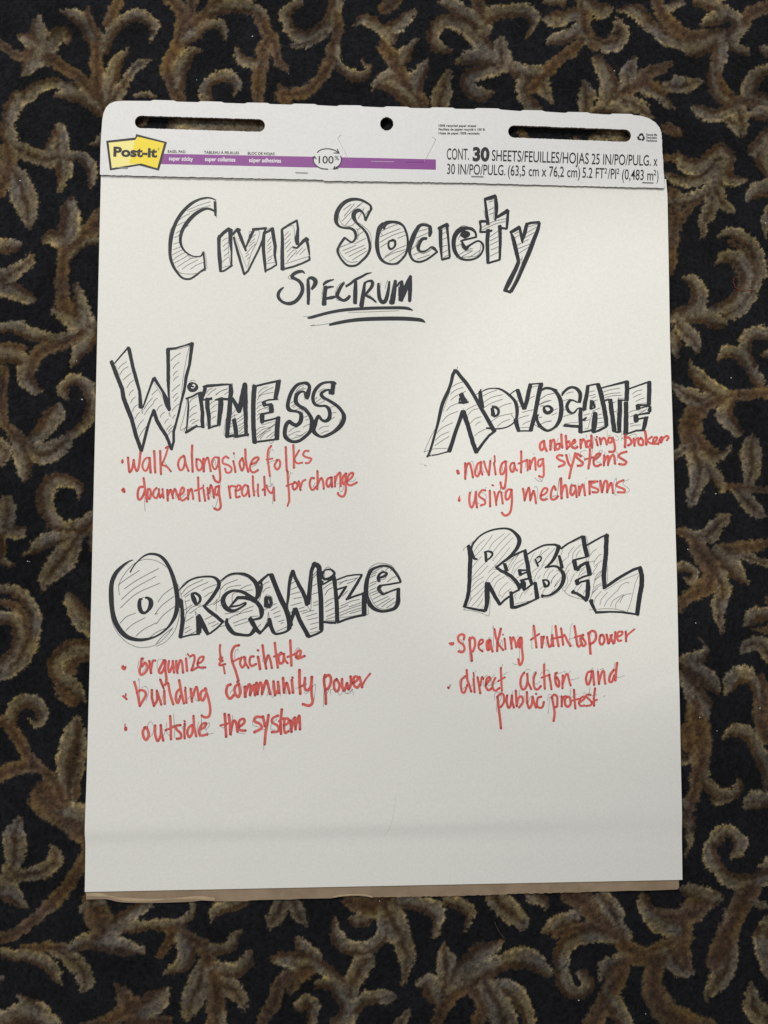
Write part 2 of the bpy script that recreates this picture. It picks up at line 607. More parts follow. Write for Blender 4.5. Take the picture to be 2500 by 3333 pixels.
p 4 850,490 900,500 950,485 985,510 985,560
p 4 820,650 800,740 820,800 880,840 950,830
p 4 1000,470 1040,520
p 4 910,290 950,240 1000,222
p 4 890,325 940,280 1000,245
p 4 930,295 980,270 1020,255
p 4 850,425 885,400
p 4 860,460 900,435
p 4 880,470 905,455
p 4 1000,580 1050,565
p 4 1015,615 1060,600
p 4 990,695 1030,670 1070,660
p 4 830,745 870,710 930,690
p 4 820,790 900,750 960,735
p 4 905,778 960,785 1035,740
p 4 870,820 940,800 990,780
k 34 1330,215,44 1325,260,42 1318,320,36
K 30 1290,300,44 1335,305,36
k 30 1362,205,18 1330,190,26 1270,188,22 1210,200,26 1160,235,32 1120,290,34 1102,350,34 1105,400,32 1130,440,28 1180,455,22 1240,455,24 1280,490,36 1292,550,36 1280,600,40 1240,625,30 1200,610,26 1165,570,30 1140,610,36 1120,660,50 1105,720,46 1130,765,36 1190,800,24 1250,790,30 1330,750,32 1400,690,44 1440,630,44 1450,570,42 1430,520,32 1380,460,32 1300,405,30 1230,365,28 1195,330,34 1210,300,28 1260,275,20 1300,280,30
p 4 1310,210 1280,190
p 4 1180,345 1220,385 1260,390
p 4 1410,600 1390,680 1340,740 1270,790
p 4 1160,300 1200,270 1240,262
p 4 1175,235 1210,210 1250,200
p 4 1110,390 1150,355
p 4 1130,415 1190,370
p 4 1145,435 1230,400
p 4 1300,470 1340,455
p 4 1315,535 1365,525
p 4 1310,600 1345,580
p 4 1165,720 1210,690 1280,680
p 4 1190,765 1240,740 1280,735
p 4 1165,560 1180,590
@ walk_alongside_note|red marker handwriting reading walk alongside folks|370 1430 3.95
r 30 115,265,20 112,290,36 112,300,24
r 28 185,235 192,330 205,420 240,370 258,265
r 28 258,265 270,350 300,405 325,340 345,165
r 28 465,240,22 420,240,24 380,290 370,345 390,395 420,400 445,350 460,290
r 30 462,240 468,340 475,425
R 28 520,150 528,290 534,425
R 28 598,150 602,290 608,445
r 26 670,110,24 700,100,22 660,230 625,310
r 24 625,330 680,350 735,410
r 26 900,210 850,250 828,320 850,390 890,380 915,300 910,225
r 26 910,225 930,320 962,405
R 28 1010,80 1005,200 1015,415
r 26 1065,255 1065,330 1085,395 1125,380 1140,320 1110,265 1065,255
r 30 1155,250 1155,330 1158,410
r 26 1158,360 1175,280 1210,235 1230,310 1248,410
r 26 1350,240,22 1300,230 1265,280 1270,340 1300,385 1335,340 1350,250
r 28 1350,235 1358,350 1370,500 1350,550 1305,530 1278,470
r 24 1475,240 1440,220 1400,260 1410,310 1470,330 1515,370 1500,420 1450,425 1432,375
R 22 1545,175 1545,185
R 26 1538,280 1555,350 1565,420
p 4 1545,190 1560,245
p 4 650,290 690,340 720,380
p 4 1280,300 1300,260 1320,380
@ walk_end||770 1430 3.95
r 26 75,240 40,290 45,350 70,400 95,330 75,240
R 28 112,130 115,250 130,350 150,415
r 26 185,320 240,300 285,250 260,230 210,260 175,340 180,400 220,425 275,395
r 26 445,85 410,130 398,220 410,330 428,470
R 20 385,262 460,246
r 26 520,270 490,330 500,370 530,385 560,330 550,270 520,265
R 28 632,100 638,250 645,400
R 28 730,75 735,200 738,365
r 22 805,140 770,200 745,250 775,305 845,300
r 24 925,150 880,150 855,200 900,230 960,250 930,300 890,305
p 4 440,130 420,180 425,260
p 4 455,125 480,150
p 4 385,310 500,265
p 4 200,355 260,310 260,265
p 4 432,470 435,560 445,605
@ documenting_note|red marker handwriting reading documenting reality for change|370 1430 3.95
r 26 110,650 130,635 140,675 118,665 125,650
r 28 375,610 330,620 310,690 315,760 345,770 385,710 405,640
R 28 385,500 398,600 412,700 428,800
r 26 440,640 435,720 460,765 480,700 465,640 440,640
r 26 550,625 515,670 510,730 550,755 575,700
r 26 580,640 585,710 600,745 625,700
R 26 628,640 640,750
R 28 690,650 695,785
r 28 695,720 730,650 750,700 762,755
r 28 755,710 785,640 810,690 840,770
r 26 845,720 890,690 905,640 880,620 855,680 850,750 885,785 940,750
R 26 955,650 958,770
r 26 958,720 985,645 1005,650 1022,765
R 26 1085,490 1090,640 1105,790
R 24 1045,660 1150,620
R 20 1152,590 1152,598
R 26 1155,650 1175,790
R 26 1205,625 1220,765
r 26 1225,690 1245,600 1262,610 1290,750
r 28 1350,600 1310,620 1300,690 1330,715 1350,650
r 28 1355,600 1355,700 1375,830 1370,880 1340,905 1295,890
R 28 1480,605 1500,750
r 24 1485,640 1510,600 1560,605
p 4 400,740 398,820 405,925
p 4 1265,850 1300,880 1330,800 1335,760
p 4 1370,560 1375,590
p 4 455,720 475,680
p 4 795,700 800,760
p 4 870,750 930,700
p 4 1190,720 1230,640 1240,570
p 4 1250,660 1250,735 1300,735
@ documenting_end||770 1430 3.95
r 26 -10,660 30,650 55,610 20,590 -10,640 -10,710 0,745 40,735
r 26 145,600 105,590 70,650 75,710 105,725 140,680 150,610
R 26 145,600 165,735
R 26 208,475 212,600 225,720
R 24 275,580 275,700 282,730
R 26 355,480 362,600 365,715
R 24 335,650 385,610
r 24 385,600 410,660 450,690 480,620
R 26 480,620 482,700 487,785
r 26 660,415 655,440
R 26 655,420 660,530 675,700 678,790 655,855,20
R 20 640,600 670,585 740,560
r 26 745,550 720,590 735,645 775,620 780,570 745,548
R 28 800,540 822,650
r 24 825,610 850,540 885,520
r 26 995,500 960,500 940,570 960,640 990,645 1020,610
R 28 1040,410 1042,540 1038,640
r 26 1040,590 1070,520 1095,500 1115,560 1120,635
r 28 1215,490 1170,510 1155,570 1180,610 1215,560 1225,490
R 28 1218,490 1228,610
R 26 1265,480 1265,605
r 28 1265,550 1290,470 1330,430 1335,500 1338,600
r 28 1410,440 1370,480 1360,550 1385,570 1410,500
r 28 1405,440 1400,560 1405,650 1385,720 1350,735 1310,710 1305,690
r 26 1420,540 1480,490 1500,435 1460,440 1425,500 1425,570 1470,590 1545,555
p 4 720,430 690,440 670,530
p 4 1450,545 1500,540 1535,505
p 4 1330,600 1320,640 1345,675 1370,640 1370,580
p 4 380,575 430,610 465,575 465,830
p 4 240,675 270,640
p 4 980,620 1010,560
p 4 1290,570 1330,570
@ advocate_heading|hollow black block lettering reading ADVOCATE with pen hatching|1360 1180 3.7705
k 30 460,105,36 430,150,36 410,240,34 380,330,34 330,440,38 295,530,38 270,640,36 245,750,30 215,860,26 180,990,26 145,1100,24 115,1160,22
K 14 130,1145 240,1130 330,1105 385,1090,20
k 44 385,1090,46 420,990,42 460,860,40 510,720,40 550,600,44
K 44 555,600,56 600,730,48 640,860,46 680,1000,46 720,1105,46
K 28 730,1085,34 800,990,28 870,900,26 955,835,26
k 34 440,100,30 475,110,36 530,180,38 590,250,40 650,340,38 710,440,38 770,550,40 830,650,42 880,740,44 930,830,46
K 40 530,385,50 550,440,56 575,485,70
K 22 500,495 570,495 620,485
K 16 515,500 510,440
p 4 485,55 480,90
p 4 395,350 340,500 310,600
p 4 215,810 150,930 75,1105
p 4 75,1098 200,1060 365,1052
p 4 560,565 558,600
p 5 422,298 480,262 548,240
p 5 400,388 460,340 555,305
p 5 400,465 470,410 588,353
p 5 348,595 400,540 500,495
p 5 295,730 370,650 488,600
p 5 230,870 300,800 428,738
p 5 215,955 280,895 380,850
p 5 208,1020 280,970 385,905
p 5 590,585 650,550 720,520
p 5 618,640 670,585 745,565
p 5 640,750 700,690 778,665
p 5 705,775 730,745 770,725
p 5 695,900 750,855 840,812
K 46 765,360,40 770,440,44 785,550,54
K 16 768,345 775,330
k 18 710,395,6 760,370,10 800,350,14 860,325,16 940,318,16 1000,325,24 1060,355,28 1120,400,34 1180,460,38 1208,520,46 1218,600,44 1210,680,36 1180,735,20 1120,780,18 1050,805,18 960,815,20 900,810,26 840,805,22
K 44 912,560,34 925,650,46
k 22 910,545,20 960,555,26 990,590,30 980,640,26 930,670,16
p 4 900,530 950,530 990,560 1000,610
p 5 798,410 880,370 970,338
p 5 800,495 900,430 1038,395
p 5 810,555 900,500 1040,450
p 5 990,560 1060,520 1150,500
p 5 900,725 1000,660 1160,625
p 5 975,785 1040,730 1130,698
p 5 1145,640 1190,700
K 18 1130,395,12 1170,360 1215,335
K 46 1222,335,42 1245,410,46 1275,500,40 1305,570,42
K 44 1310,565,40 1335,480,44 1355,380,44 1380,270,42
K 16 1375,268 1530,255
K 46 1510,260,50 1490,350,46 1465,480,46 1440,620,44 1410,740,44 1385,835,44
K 16 1400,840 1230,840
K 46 1200,700,50 1215,770,46 1238,845,36
p 4 1250,800 1370,795
p 5 1395,310 1425,295 1470,288
p 5 1370,445 1400,425 1430,415
p 5 1205,480 1235,468
p 5 1235,550 1270,530
p 5 1280,615 1340,595 1430,578
p 5 1230,690 1290,665 1360,650
p 5 1285,760 1330,735 1380,715
k 24 1525,340,18 1570,320,20 1640,325,26 1700,350,36
k 30 1480,640,16 1460,670,26 1470,730,32 1510,790,34 1560,825,28
p 5 1430,760 1490,800
p 5 1505,450 1580,400 1659,378
p 5 1485,520 1560,490 1635,465
p 5 1500,535 1540,530
p 5 1490,672 1520,672
p 5 1510,755 1580,725 1640,715
k 38 1550,545,24 1548,580,30 1570,615,24 1610,620,22 1640,590,26 1625,550,22 1590,535,16 1550,545,22
F 14 125,1150 160,1150 165,1130
F 8 20,1245 60,1250
P 5 75,1258 105,1264
@ advocate_heading_end||1750 1200 3.687
k 40 55,250,22 100,232,22 170,245,28 225,290,36 265,360,44 280,430,46 283,500,46 270,590,44 240,660,36 190,715,26 120,745,26 60,720,30 20,680,34 0,640,30
k 34 75,455,18 80,500,32 110,530,34 150,520,36 170,490,34 140,455,26 100,450,20
p 4 50,265 30,330 20,370
p 4 60,500 70,530 110,550 150,545
p 5 35,365 100,320 200,295
p 5 20,430 80,395 160,382
p 5 30,450 60,448
p 5 185,500 235,480
p 5 170,560 230,530
p 5 10,588 50,580
p 5 40,665 90,640 160,630
p 4 0,705 60,715 150,735 240,700
k 20 290,322,20 320,275,26 370,235,28 420,225,26 470,245,34 505,290,40 510,340,38 500,405,36
k 34 500,405,14 465,400,16 420,380,18 380,390,30 350,450,34 370,510,34 415,535,20 445,520,20 480,480,14 520,475,18
K 44 515,475,36 510,560,44 515,650,40 512,765,48
K 20 320,680,30 400,690 490,695
p 4 290,325 285,290 300,270
p 4 330,660 400,650 500,640
p 4 320,665 300,690 330,700
p 5 340,305 380,285 430,280
p 5 300,390 340,375 380,365
p 5 305,500 350,480
p 5 305,575 370,555 420,545
K 42 600,205,36 590,300,40 565,420,44 560,495,44
K 18 590,208 720,182
K 48 720,185,44 750,270,50 780,400,48 800,500,46 815,580,46 825,690,40
K 26 825,695 740,740 670,768,16
K 50 665,765,40 675,690,56 685,600,56 688,530,44
K 24 510,768,14 600,750,20 650,735
k 20 545,620,26 570,600,24 585,585,14
K 36 635,385,20 645,430,36 635,485,30
K 24 655,385 685,465
K 16 635,488 690,465
p 4 625,420 630,375 680,400 690,440
p 4 665,500 640,570 600,720
p 4 670,500 680,530
p 4 560,500 545,520
p 4 560,720 595,722
p 4 690,710 760,700 800,670
p 5 605,285 680,265
p 5 600,330 690,310
p 5 640,355 700,335
p 5 640,395 720,375
p 5 680,500 750,470
p 5 550,560 620,540
p 5 560,630 620,610
p 5 720,555 770,545
p 5 715,600 790,590
p 5 710,650 800,640
K 24 745,240,16 830,215 1050,160,26
K 48 1070,155,48 1072,250,46 1065,380,46
K 16 790,390 850,372 890,370
K 50 870,375,44 880,480,48 900,600,44 918,745,50
K 20 900,750 960,765 1000,755
K 50 978,755,40 975,650,48 985,520,46 985,380,46
K 16 960,378 1010,378 1085,385
p 4 960,355 1045,355 
p 4 965,345 968,370
p 4 780,385 850,355
p 4 860,400 900,400
p 4 870,560 875,650 900,740
p 4 950,480 950,560
p 5 760,290 860,255 985,235
p 5 780,325 870,300 990,290
p 5 810,345 900,325 1010,320
p 5 900,410 940,395
p 5 910,520 940,515
K 20 1090,245,16 1200,205 1330,160,20
K 46 1338,160,44 1338,280,46 1332,430,44
K 20 1340,435 1260,440 1200,440
K 44 1200,435,48 1205,490,44
K 14 1200,485 1300,455 1355,452
K 36 1350,455,26 1340,510,44
K 16 1340,530,26 1250,545,18 1180,560
K 46 1175,562,50 1180,635,48
K 18 1190,635 1210,605 1320,582
K 46 1300,585,44 1285,660,46 1265,740,34
K 20 1275,740 1180,745 1080,780,16
K 48 1055,785,50 1058,680,50 1060,550,46 1058,410,46
K 16 1040,410 1080,405
p 4 1205,430 1300,410 1340,405
p 4 1300,460 1300,490 1200,550
p 4 1215,520 1290,495
p 4 1150,750 1240,735
p 5 1135,305 1180,270 1250,255
p 5 1145,345 1190,320 1240,305
p 5 1175,395 1230,365 1280,350
p 5 1090,528 1140,505 1210,495
p 5 1105,578 1150,560 1180,540
p 5 1100,665 1150,655
p 5 1110,695 1160,680 1230,675
K 6 1320,165 1330,148 1340,165
@ bending_note|small red marker handwriting reading and bending broken|1740 1390 3.6065
r 28 105,165 70,190 62,240 80,270 110,240 110,165
R 28 110,170 118,230 140,280
R 28 185,160 185,265
r 26 185,220 205,160 230,160 238,270
r 26 285,195 250,210 248,255 285,255 300,200
R 28 312,90 318,200 325,240
R 28 365,105 372,200 378,255
r 26 378,180 405,170 412,220 385,245
r 26 435,200 475,180 465,150 440,190 440,235 475,250 500,235
R 28 538,150 540,245
r 26 540,210 565,145 590,170 605,235
r 26 650,160 615,170 612,225 640,230 660,180
R 28 665,100 668,200 672,240
R 18 725,115 735,118
R 24 720,145 738,215
R 24 762,130 775,200
r 24 775,180 800,130 825,140 845,205
r 26 905,130 870,130 862,175 895,180 915,135
r 26 915,130 935,200 940,260 920,290 875,290
R 30 1060,95 1062,170 1058,235
r 26 1065,120 1110,130 1135,175 1120,205 1095,215
R 26 1160,140 1170,220
r 20 1170,200 1190,140 1215,130
r 26 1245,130 1215,160 1225,205 1265,210 1270,160 1245,130
R 30 1295,55 1305,120 1308,205
r 22 1375,115 1340,140 1320,165 1355,190 1400,200
r 24 1385,180 1420,165 1435,125 1405,125 1390,160 1400,195 1450,195
r 24 1450,200 1470,140 1490,120 1480,180
r 24 1485,180 1510,130 1550,105 1570,125 1550,155
p 3 200,180 210,240 240,250 270,150 285,130
p 3 240,170 240,245
p 3 430,240 500,210
p 3 605,90 605,130
p 3 690,130 700,120 690,180 650,450
p 3 850,40 850,105 870,100 900,90
p 3 920,110 940,150 980,150 970,110 940,100
p 3 1015,160 1015,80 1060,110 1020,130 1060,150
p 3 1080,120 1120,100 1170,80 1190,110 1150,140
p 3 750,130 770,230
@ navigating_note|red marker handwriting reading navigating systems|1460 1390 4.608
r 34 130,655,30 145,690,44 135,660
R 34 250,545 250,775
r 32 252,680 280,560 320,555 345,640 365,755
r 32 490,530 440,550 405,640 400,710 440,735 475,650 490,530
r 32 485,525 480,620 505,710
R 30 530,515 560,620 605,720
R 30 605,715 615,600 625,510
R 26 690,435 695,520
R 30 680,540 695,630 705,710
r 32 850,515 800,550 775,640 785,705 825,690 855,600 858,520
r 32 858,520 865,700 850,860 825,925 790,890 778,830
r 30 985,540 945,545 922,600 940,665 975,660 990,570
r 30 985,545 1000,620 1025,650
R 32 1088,365 1090,520 1085,680
R 28 1050,548 1180,490
R 30 1175,495 1185,580 1185,650
R 30 1215,500 1220,630
r 30 1220,600 1260,490 1295,465 1300,560 1305,640
r 30 1405,480 1350,500 1340,570 1370,590 1410,530 1418,480
r 30 1415,480 1425,600 1425,720 1400,750 1355,735
p 4 275,730 280,600 330,520 360,520 380,600 380,680
p 4 430,600 440,690 470,700
p 4 490,560 520,660 540,680
p 4 640,460 635,560 620,700
p 4 800,560 810,660
p 4 830,500 880,510 890,540
p 4 960,600 950,650
p 4 1155,510 1155,610
p 4 1290,760 1340,805 1390,815 1415,765
p 4 1265,400 1290,408
p 4 860,890 850,960 820,985 780,960 775,900
@ navigating_end||1740 1390 3.6065
r 26 325,335 285,330 260,355 290,385 345,410 345,440 285,465
r 26 370,330 395,420 425,465
r 26 475,310 450,410 425,500 405,600
r 26 540,345 500,315 490,350 530,390 565,420 550,450 505,455
R 26 648,260 645,370 630,485
R 22 590,380 690,355
r 26 690,390 750,350 770,315 730,320 695,380 695,440 730,460 775,440
R 26 815,335 810,450
r 26 812,420 845,350 865,350 860,445
r 26 862,420 900,340 930,340 942,430
r 26 1075,290 1010,310 985,345 1040,385 1075,410 1050,440 990,435
p 3 400,315 430,400
p 3 600,275 540,290 540,320 580,360 580,400 535,430
p 3 720,380 790,290 770,270 740,330 730,410 780,410
p 3 820,295 825,330
p 3 905,330 940,290 970,310 965,400
@ using_note|red marker handwriting reading using mechanisms|1460 1390 4.608
r 26 165,1030,8 160,1070,34 160,1100,44
R 26 655,870 670,878
r 32 320,985 310,1080 320,1170 350,1205 385,1130 410,980
R 32 410,975 412,1090 425,1205
r 30 550,950 500,950 455,1010 470,1050 540,1095 545,1150 485,1175
R 32 618,955 622,1070 622,1190
R 30 685,975 705,1070 715,1165
r 30 715,1110 750,980 785,980 800,1060 812,1145
r 32 945,940 890,940 855,1010 865,1085 910,1060 945,950
r 32 945,945 950,1100 930,1260 880,1320 830,1320 800,1285
R 32 1115,925 1130,1010 1140,1100
r 30 1145,1080 1190,930 1210,930 1225,1100
r 30 1230,1080 1270,960 1290,1010 1310,1140
r 30 1390,1030 1460,990 1480,930 1430,920 1385,1000 1380,1070 1420,1095 1475,1080
r 32 1605,940 1580,890 1545,950 1530,1040 1550,1085 1600,1080 1640,1040
p 4 345,950 330,1000
p 4 340,1140 400,1110
p 4 425,940 425,1090 440,1140 465,1145
p 4 500,980 560,1020 560,1080 520,1105
p 4 540,920 570,905
p 4 780,900 780,940
p 4 1150,930 1150,1030
p 4 1280,910 1310,890 1335,950 1330,1080
p 4 1390,1060 1430,1075 1490,1030
p 4 1550,1040 1620,1030 1659,780
@ using_end||1740 1390 3.6065
R 30 308,605 310,720 315,835
r 26 315,780 345,690 370,700 385,825
r 26 470,690 430,690 420,760 440,800 480,740
r 26 475,690 485,760 492,820
R 24 522,700 522,800
r 26 525,770 555,680 575,700 590,800
R 26 640,640 645,785
r 24 700,650 665,660 670,700 740,730 735,765 680,765
R 26 655,640 735,640
R 28 770,635 790,765
r 26 795,740 820,640 850,650 850,765
r 26 855,740 890,660 905,680 920,775
r 24 1040,625 980,650 960,690 1050,730 1045,765 975,765
p 3 265,800 285,620 305,600
p 3 400,790 430,660 440,750
p 3 510,660 500,780
p 3 580,645 585,700
p 3 600,595 603,610
p 3 640,650 700,630
p 3 760,620 745,760 660,750
p 3 845,770 840,780
p 3 910,780 930,640 960,605 940,780 960,800
p 3 1105,615 1050,640 1035,670 1100,720 1110,750 1045,780
p 3 210,810 250,800
p 3 50,600 90,640
@ organize_heading|hollow black bubble lettering reading ORGANIZE with pen hatching|340 1790 3.318
k 30 310,108,8 265,125,16 200,170,24 130,240,34 90,320,40 75,400,42 75,500,46 80,600,44 95,700,44 130,800,46 190,890,46 260,945,40 360,970,32 450,965,26 540,940,18 620,895,18 700,820,22 760,720,36 785,620,42 788,520,44 770,400,42 740,290,38 700,190,34 650,110,32 590,60,26 520,43,22 460,50,18 400,85,14 340,145,12 300,200,12 280,240,14
k 36 410,530,14 385,540,30 378,600,38 395,660,38 430,680,26 470,655,26 500,600,44 498,545,40 460,515,22 440,520,16
p 4 165,485 155,420 170,340 240,230 320,150 400,110 480,100 580,125 680,190
p 4 110,330 150,250 210,180 290,110
p 4 70,640 75,730 120,860 220,980 330,1040 440,1052 560,1020 660,940 740,840
p 4 800,600 810,700 760,870 660,990 560,1040
p 4 740,290 800,390 830,500 825,530
p 4 400,520 430,510
p 5 150,380 240,310 380,220
p 5 215,420 360,320 585,200
p 5 185,535 330,410 555,285
p 5 172,625 350,470 600,357
p 5 578,562 640,480 740,405
p 5 545,695 620,600 750,500
p 5 545,695 575,685
p 5 560,800 640,700 770,600
p 5 170,790 240,720 340,680
p 5 230,870 310,800 440,732
p 5 340,930 420,860 560,785
p 5 490,945 560,890 660,845
p 5 560,1010 640,920 740,840
k 18 805,435,12 850,390,14 920,330,16 1000,300,16 1080,288,18 1160,290,20 1205,310,28 1235,350,36 1230,400,34 1190,470,34 1140,540,32 1085,600,24
K 34 1070,600,26 1130,660,34 1200,710,34 1275,775,34
K 18 1290,770 1220,840 1150,895 1105,915
K 44 1115,905,34 1070,820,48 1015,710,46
K 50 1010,715,40 1020,800,52 1020,895,48
K 16 1030,908 920,920 810,948
K 38 820,945,40 835,850,38 845,750,40 840,650,34 830,540,30
K 40 820,530,30 815,620,24
K 44 945,480,30 965,530,46 990,590,30
k 24 940,475,22 985,468,24 1030,505,28 1030,555,24 995,590,18
p 4 870,540 885,640 870,760 850,880
p 4 980,660 985,710
p 4 980,662 1010,705
p 4 1250,400 1240,510 1170,580 1110,600
p 4 1210,530 1205,660
p 4 810,430 870,350 980,295 1080,280
p 5 830,480 900,400 1065,320
p 5 850,500 960,420 1120,345
p 5 870,510 920,475
p 5 870,560 920,540
p 5 860,650 950,590
p 5 1055,438 1130,400 1210,372
p 5 1080,505 1130,470 1170,450
p 5 880,690 940,620 1040,590
p 5 920,685 1000,630
p 5 880,770 960,720
p 5 1010,620 1060,600
p 5 1085,750 1180,700
p 5 1120,800 1200,770
p 5 1160,830 1230,790
p 5 1240,830 1300,815
p 5 850,860 920,825
p 5 870,895 940,855
p 5 930,905 990,880
k 24 1255,335,12 1310,290,16 1370,260,18 1440,255,22 1510,262,26 1570,290,30 1620,345,32 1645,410,28 1650,480,30 1630,530,18
k 34 1630,530,20 1570,495,26 1500,455,28 1430,440,24 1370,445,26 1310,480,34 1280,540,44 1300,610,46 1350,650,40 1400,655,26 1460,630,20 1520,590,18 1518,570,16 1450,600,16 1350,615,20
K 18 1355,615 1400,560,22 1440,515,30 1500,515,32 1580,530,34 1659,575,34
k 34 1325,745,24 1320,790,36 1350,850,44 1400,900,36 1470,915,28 1560,920,26 1610,880,34 1620,840,30
K 40 1570,740,42 1610,810,40 1650,870,40
p 4 1380,600 1380,500 1400,465 1460,460 1550,500
p 4 1260,350 1330,290 1440,265 1560,300
p 4 1600,850 1570,900
p 5 1255,425 1310,370 1440,318
p 5 1300,440 1350,400 1475,378
p 5 1470,420 1540,385 1585,375
p 5 1525,440 1600,430
p 5 1230,560 1270,520
p 5 1250,600 1300,570
p 5 1300,690 1450,665
p 5 1340,745 1420,700 1600,650
p 5 1390,790 1480,755 1540,735
p 5 1405,820 1500,790 1560,770
p 5 1430,705 1500,650 1610,605
p 5 1180,590 1250,540
p 5 1570,720 1659,712
@ organize_heading_end||800 1790 3.19
k 30 -20,245,22 40,280,32 95,330,38 135,400,40 140,450,36 115,500,26 100,505
k 34 0,480,30 60,495,32 110,540,36 150,590,40 165,640,44 155,700,26 100,720,20 80,722,16
K 40 45,715,44 85,780,38 110,830,36 155,865,34
K 18 155,860 190,820,22 245,755,34
K 44 245,715,34 260,790,36 285,850,34
k 22 285,850,34 320,872,22 400,855,20 450,825,24
k 44 450,820,40 455,760,46 440,680,46 410,600,44 370,520,46 320,400,42 265,260,44
K 20 280,255,26 230,258,20 180,300,24 135,345,30
k 34 160,330,18 165,380,24 150,430,30 130,480,20
K 40 210,500,34 215,590,46
K 30 210,495 250,500 265,550 245,590
p 4 205,490 215,465 270,490 275,545
p 4 235,645 220,740 180,820
p 4 235,645 245,705
p 4 120,540 150,490 170,370
p 5 165,375 210,340 240,330
p 5 175,440 210,400 255,385
p 5 190,620 240,600
p 5 255,600 280,570 320,555
p 5 260,630 330,590
p 5 285,660 360,630
p 5 295,700 360,680
p 5 340,745 400,725
p 5 365,765 390,750
p 5 320,845 390,815 430,795
p 5 125,800 155,770
k 30 425,590,18 440,500,26 450,380,28 465,290,32 490,215,34
K 36 490,215,30 510,280,30 545,350,34 590,430,36 620,500,36 640,570,40
K 40 645,560,44 660,450,40 670,340,38 680,230,34 705,150,36 725,135,34
k 44 725,150,46 760,180,44 762,260,46 770,380,42 780,500,42 783,620,42 785,740,42 785,830,40
K 20 795,840 740,870 650,905
K 44 650,895,40 610,820,38 560,730,38 515,610,40
K 34 510,610,36 490,680,32 460,760,32
K 20 470,700 480,785
p 4 640,575 672,625 680,500 670,350 700,200
p 4 440,640 440,500
p 4 520,260 545,330
p 4 665,860 760,840
p 5 465,300 510,285
p 5 470,350 520,320
p 5 470,410 540,380
p 5 465,460 580,430
p 5 495,505 580,490
p 5 470,575 580,545
p 5 550,610 610,590
p 5 560,640 640,620
p 5 585,660 660,635 710,625
p 5 625,690 740,655
p 5 640,725 750,700
p 5 670,770 755,750
p 5 670,825 740,800
p 5 690,275 740,215
p 5 690,300 735,250
p 5 680,380 740,350
p 5 670,465 750,440
p 5 700,550 750,530
p 5 700,580 760,560
p 5 450,665 500,620
k 22 800,225,30 795,260,24 810,300,22 850,300,24 900,275,26 920,240,24 885,205,18 840,205,14 810,215,16
p 4 815,240 830,190 860,175 890,200
p 4 820,290 815,230
K 16 795,360 850,330 930,280,24
K 40 915,290,36 930,400,34 945,550,38 950,740,38
K 24 800,748,16 880,755,22 935,755
k 20 790,345 800,325 
p 4 815,735 930,730
p 5 805,400 860,360 900,340
p 5 820,470 860,410 920,385
p 5 820,550 860,520 920,495
p 5 825,590 900,540
p 5 830,640 920,600
p 5 840,690 930,650
p 5 835,720 930,690
K 18 945,310,14 1050,270 1130,258 1210,255
K 26 1205,260,20 1160,340,26 1105,430,26 1055,510,26
K 18 1040,515 1130,480 1225,450
K 44 1225,445,30 1228,560,42 1230,670,44
K 20 1240,675 1150,690 1040,720 950,755
K 22 950,410,16 1045,380,16 1010,430,24 965,500,20
p 4 1265,500 1270,660 1250,668
p 4 975,700 1080,690 1210,665
p 4 945,390 945,310
p 4 960,340 1150,290
p 5 970,360 1010,330 1050,310
p 5 1050,350 1120,320 1160,285
p 5 985,580 1100,530 1180,512
p 5 970,610 1060,570
p 5 975,650 1100,600 1200,570
p 5 980,680 1100,630 1200,600
p 5 1080,660 1210,620
p 5 1000,480 1060,420
p 5 1070,590 1200,545
k 34 1610,335,18 1595,300,22 1560,240,24 1500,180,22 1430,165,22 1360,180,22 1300,215,30 1265,290,36 1250,380,42 1250,460,40 1270,530,42 1320,600,36 1400,635,26 1480,630,24 1550,600,34 1580,540,40 1582,470,36 1585,400,32
K 16 1610,335 1500,355 1400,370 
k 28 1400,372,30 1380,400,34 1400,435,30 1430,465,22
K 16 1430,462 1500,430 1585,400
k 28 1385,325,30 1375,290,28 1390,250,22 1430,230,18 1465,245,20 1440,270,24 1390,290,18
p 4 1245,300 1280,200 1350,145 1440,140 1520,170 1580,260
p 4 1400,305 1440,300 1465,265
p 4 1410,220 1420,210 1460,240
p 4 1275,430 1310,520 1360,590 1440,615 1520,600
p 4 1400,400 1410,440 1540,420
p 5 1290,350 1330,330 1400,320
p 5 1280,380 1350,345
p 5 1285,420 1350,390
p 5 1290,450 1390,410
p 5 1310,470 1400,430
p 5 1320,510 1420,460
p 5 1330,550 1480,480
p 5 1360,580 1500,500
p 5 1410,590 1540,500
p 5 1460,600 1560,530
p 5 1400,190 1440,160
p 5 1450,210 1500,170
p 5 1470,330 1520,290 1560,275
p 5 1300,260 1360,230
p 5 1280,290 1350,260
p 5 1310,240 1390,190
p 5 1500,220 1530,190
@ organize_facilitate_note|red marker handwriting reading organize and facilitate|370 2060 3.6065
r 24 115,380,14 105,400,30 125,415,44 140,400,24
r 28 330,305 320,380 305,450 325,490 375,460 400,400 370,350 335,390
r 10 330,300,26 345,300,24
R 28 420,330 440,470
r 24 440,430 460,330 490,325
r 28 590,325 550,400 530,450 560,470 600,400 610,330
r 28 600,320 605,420 620,540 610,600 575,610 550,550
r 26 650,330 640,400 655,460 690,380 695,330
R 26 695,330 710,465
r 26 735,330 735,400 750,470
r 26 745,450 775,330 800,340 815,465
R 26 850,300 855,370 862,445
R 18 870,245 880,265
r 24 900,275 940,260 950,310 930,390 915,440 985,405
r 24 990,360 1040,330 1055,280 1010,290 985,350 1000,400 1075,405
R 22 1250,140 1245,200 1255,280,26
r 24 1275,290 1240,310 1280,325 1250,345 1245,380 1310,365
R 22 1285,370 1305,475
r 28 1470,145 1420,160 1385,230 1390,330 1430,440 1465,560
p 3 300,320 285,400 300,450
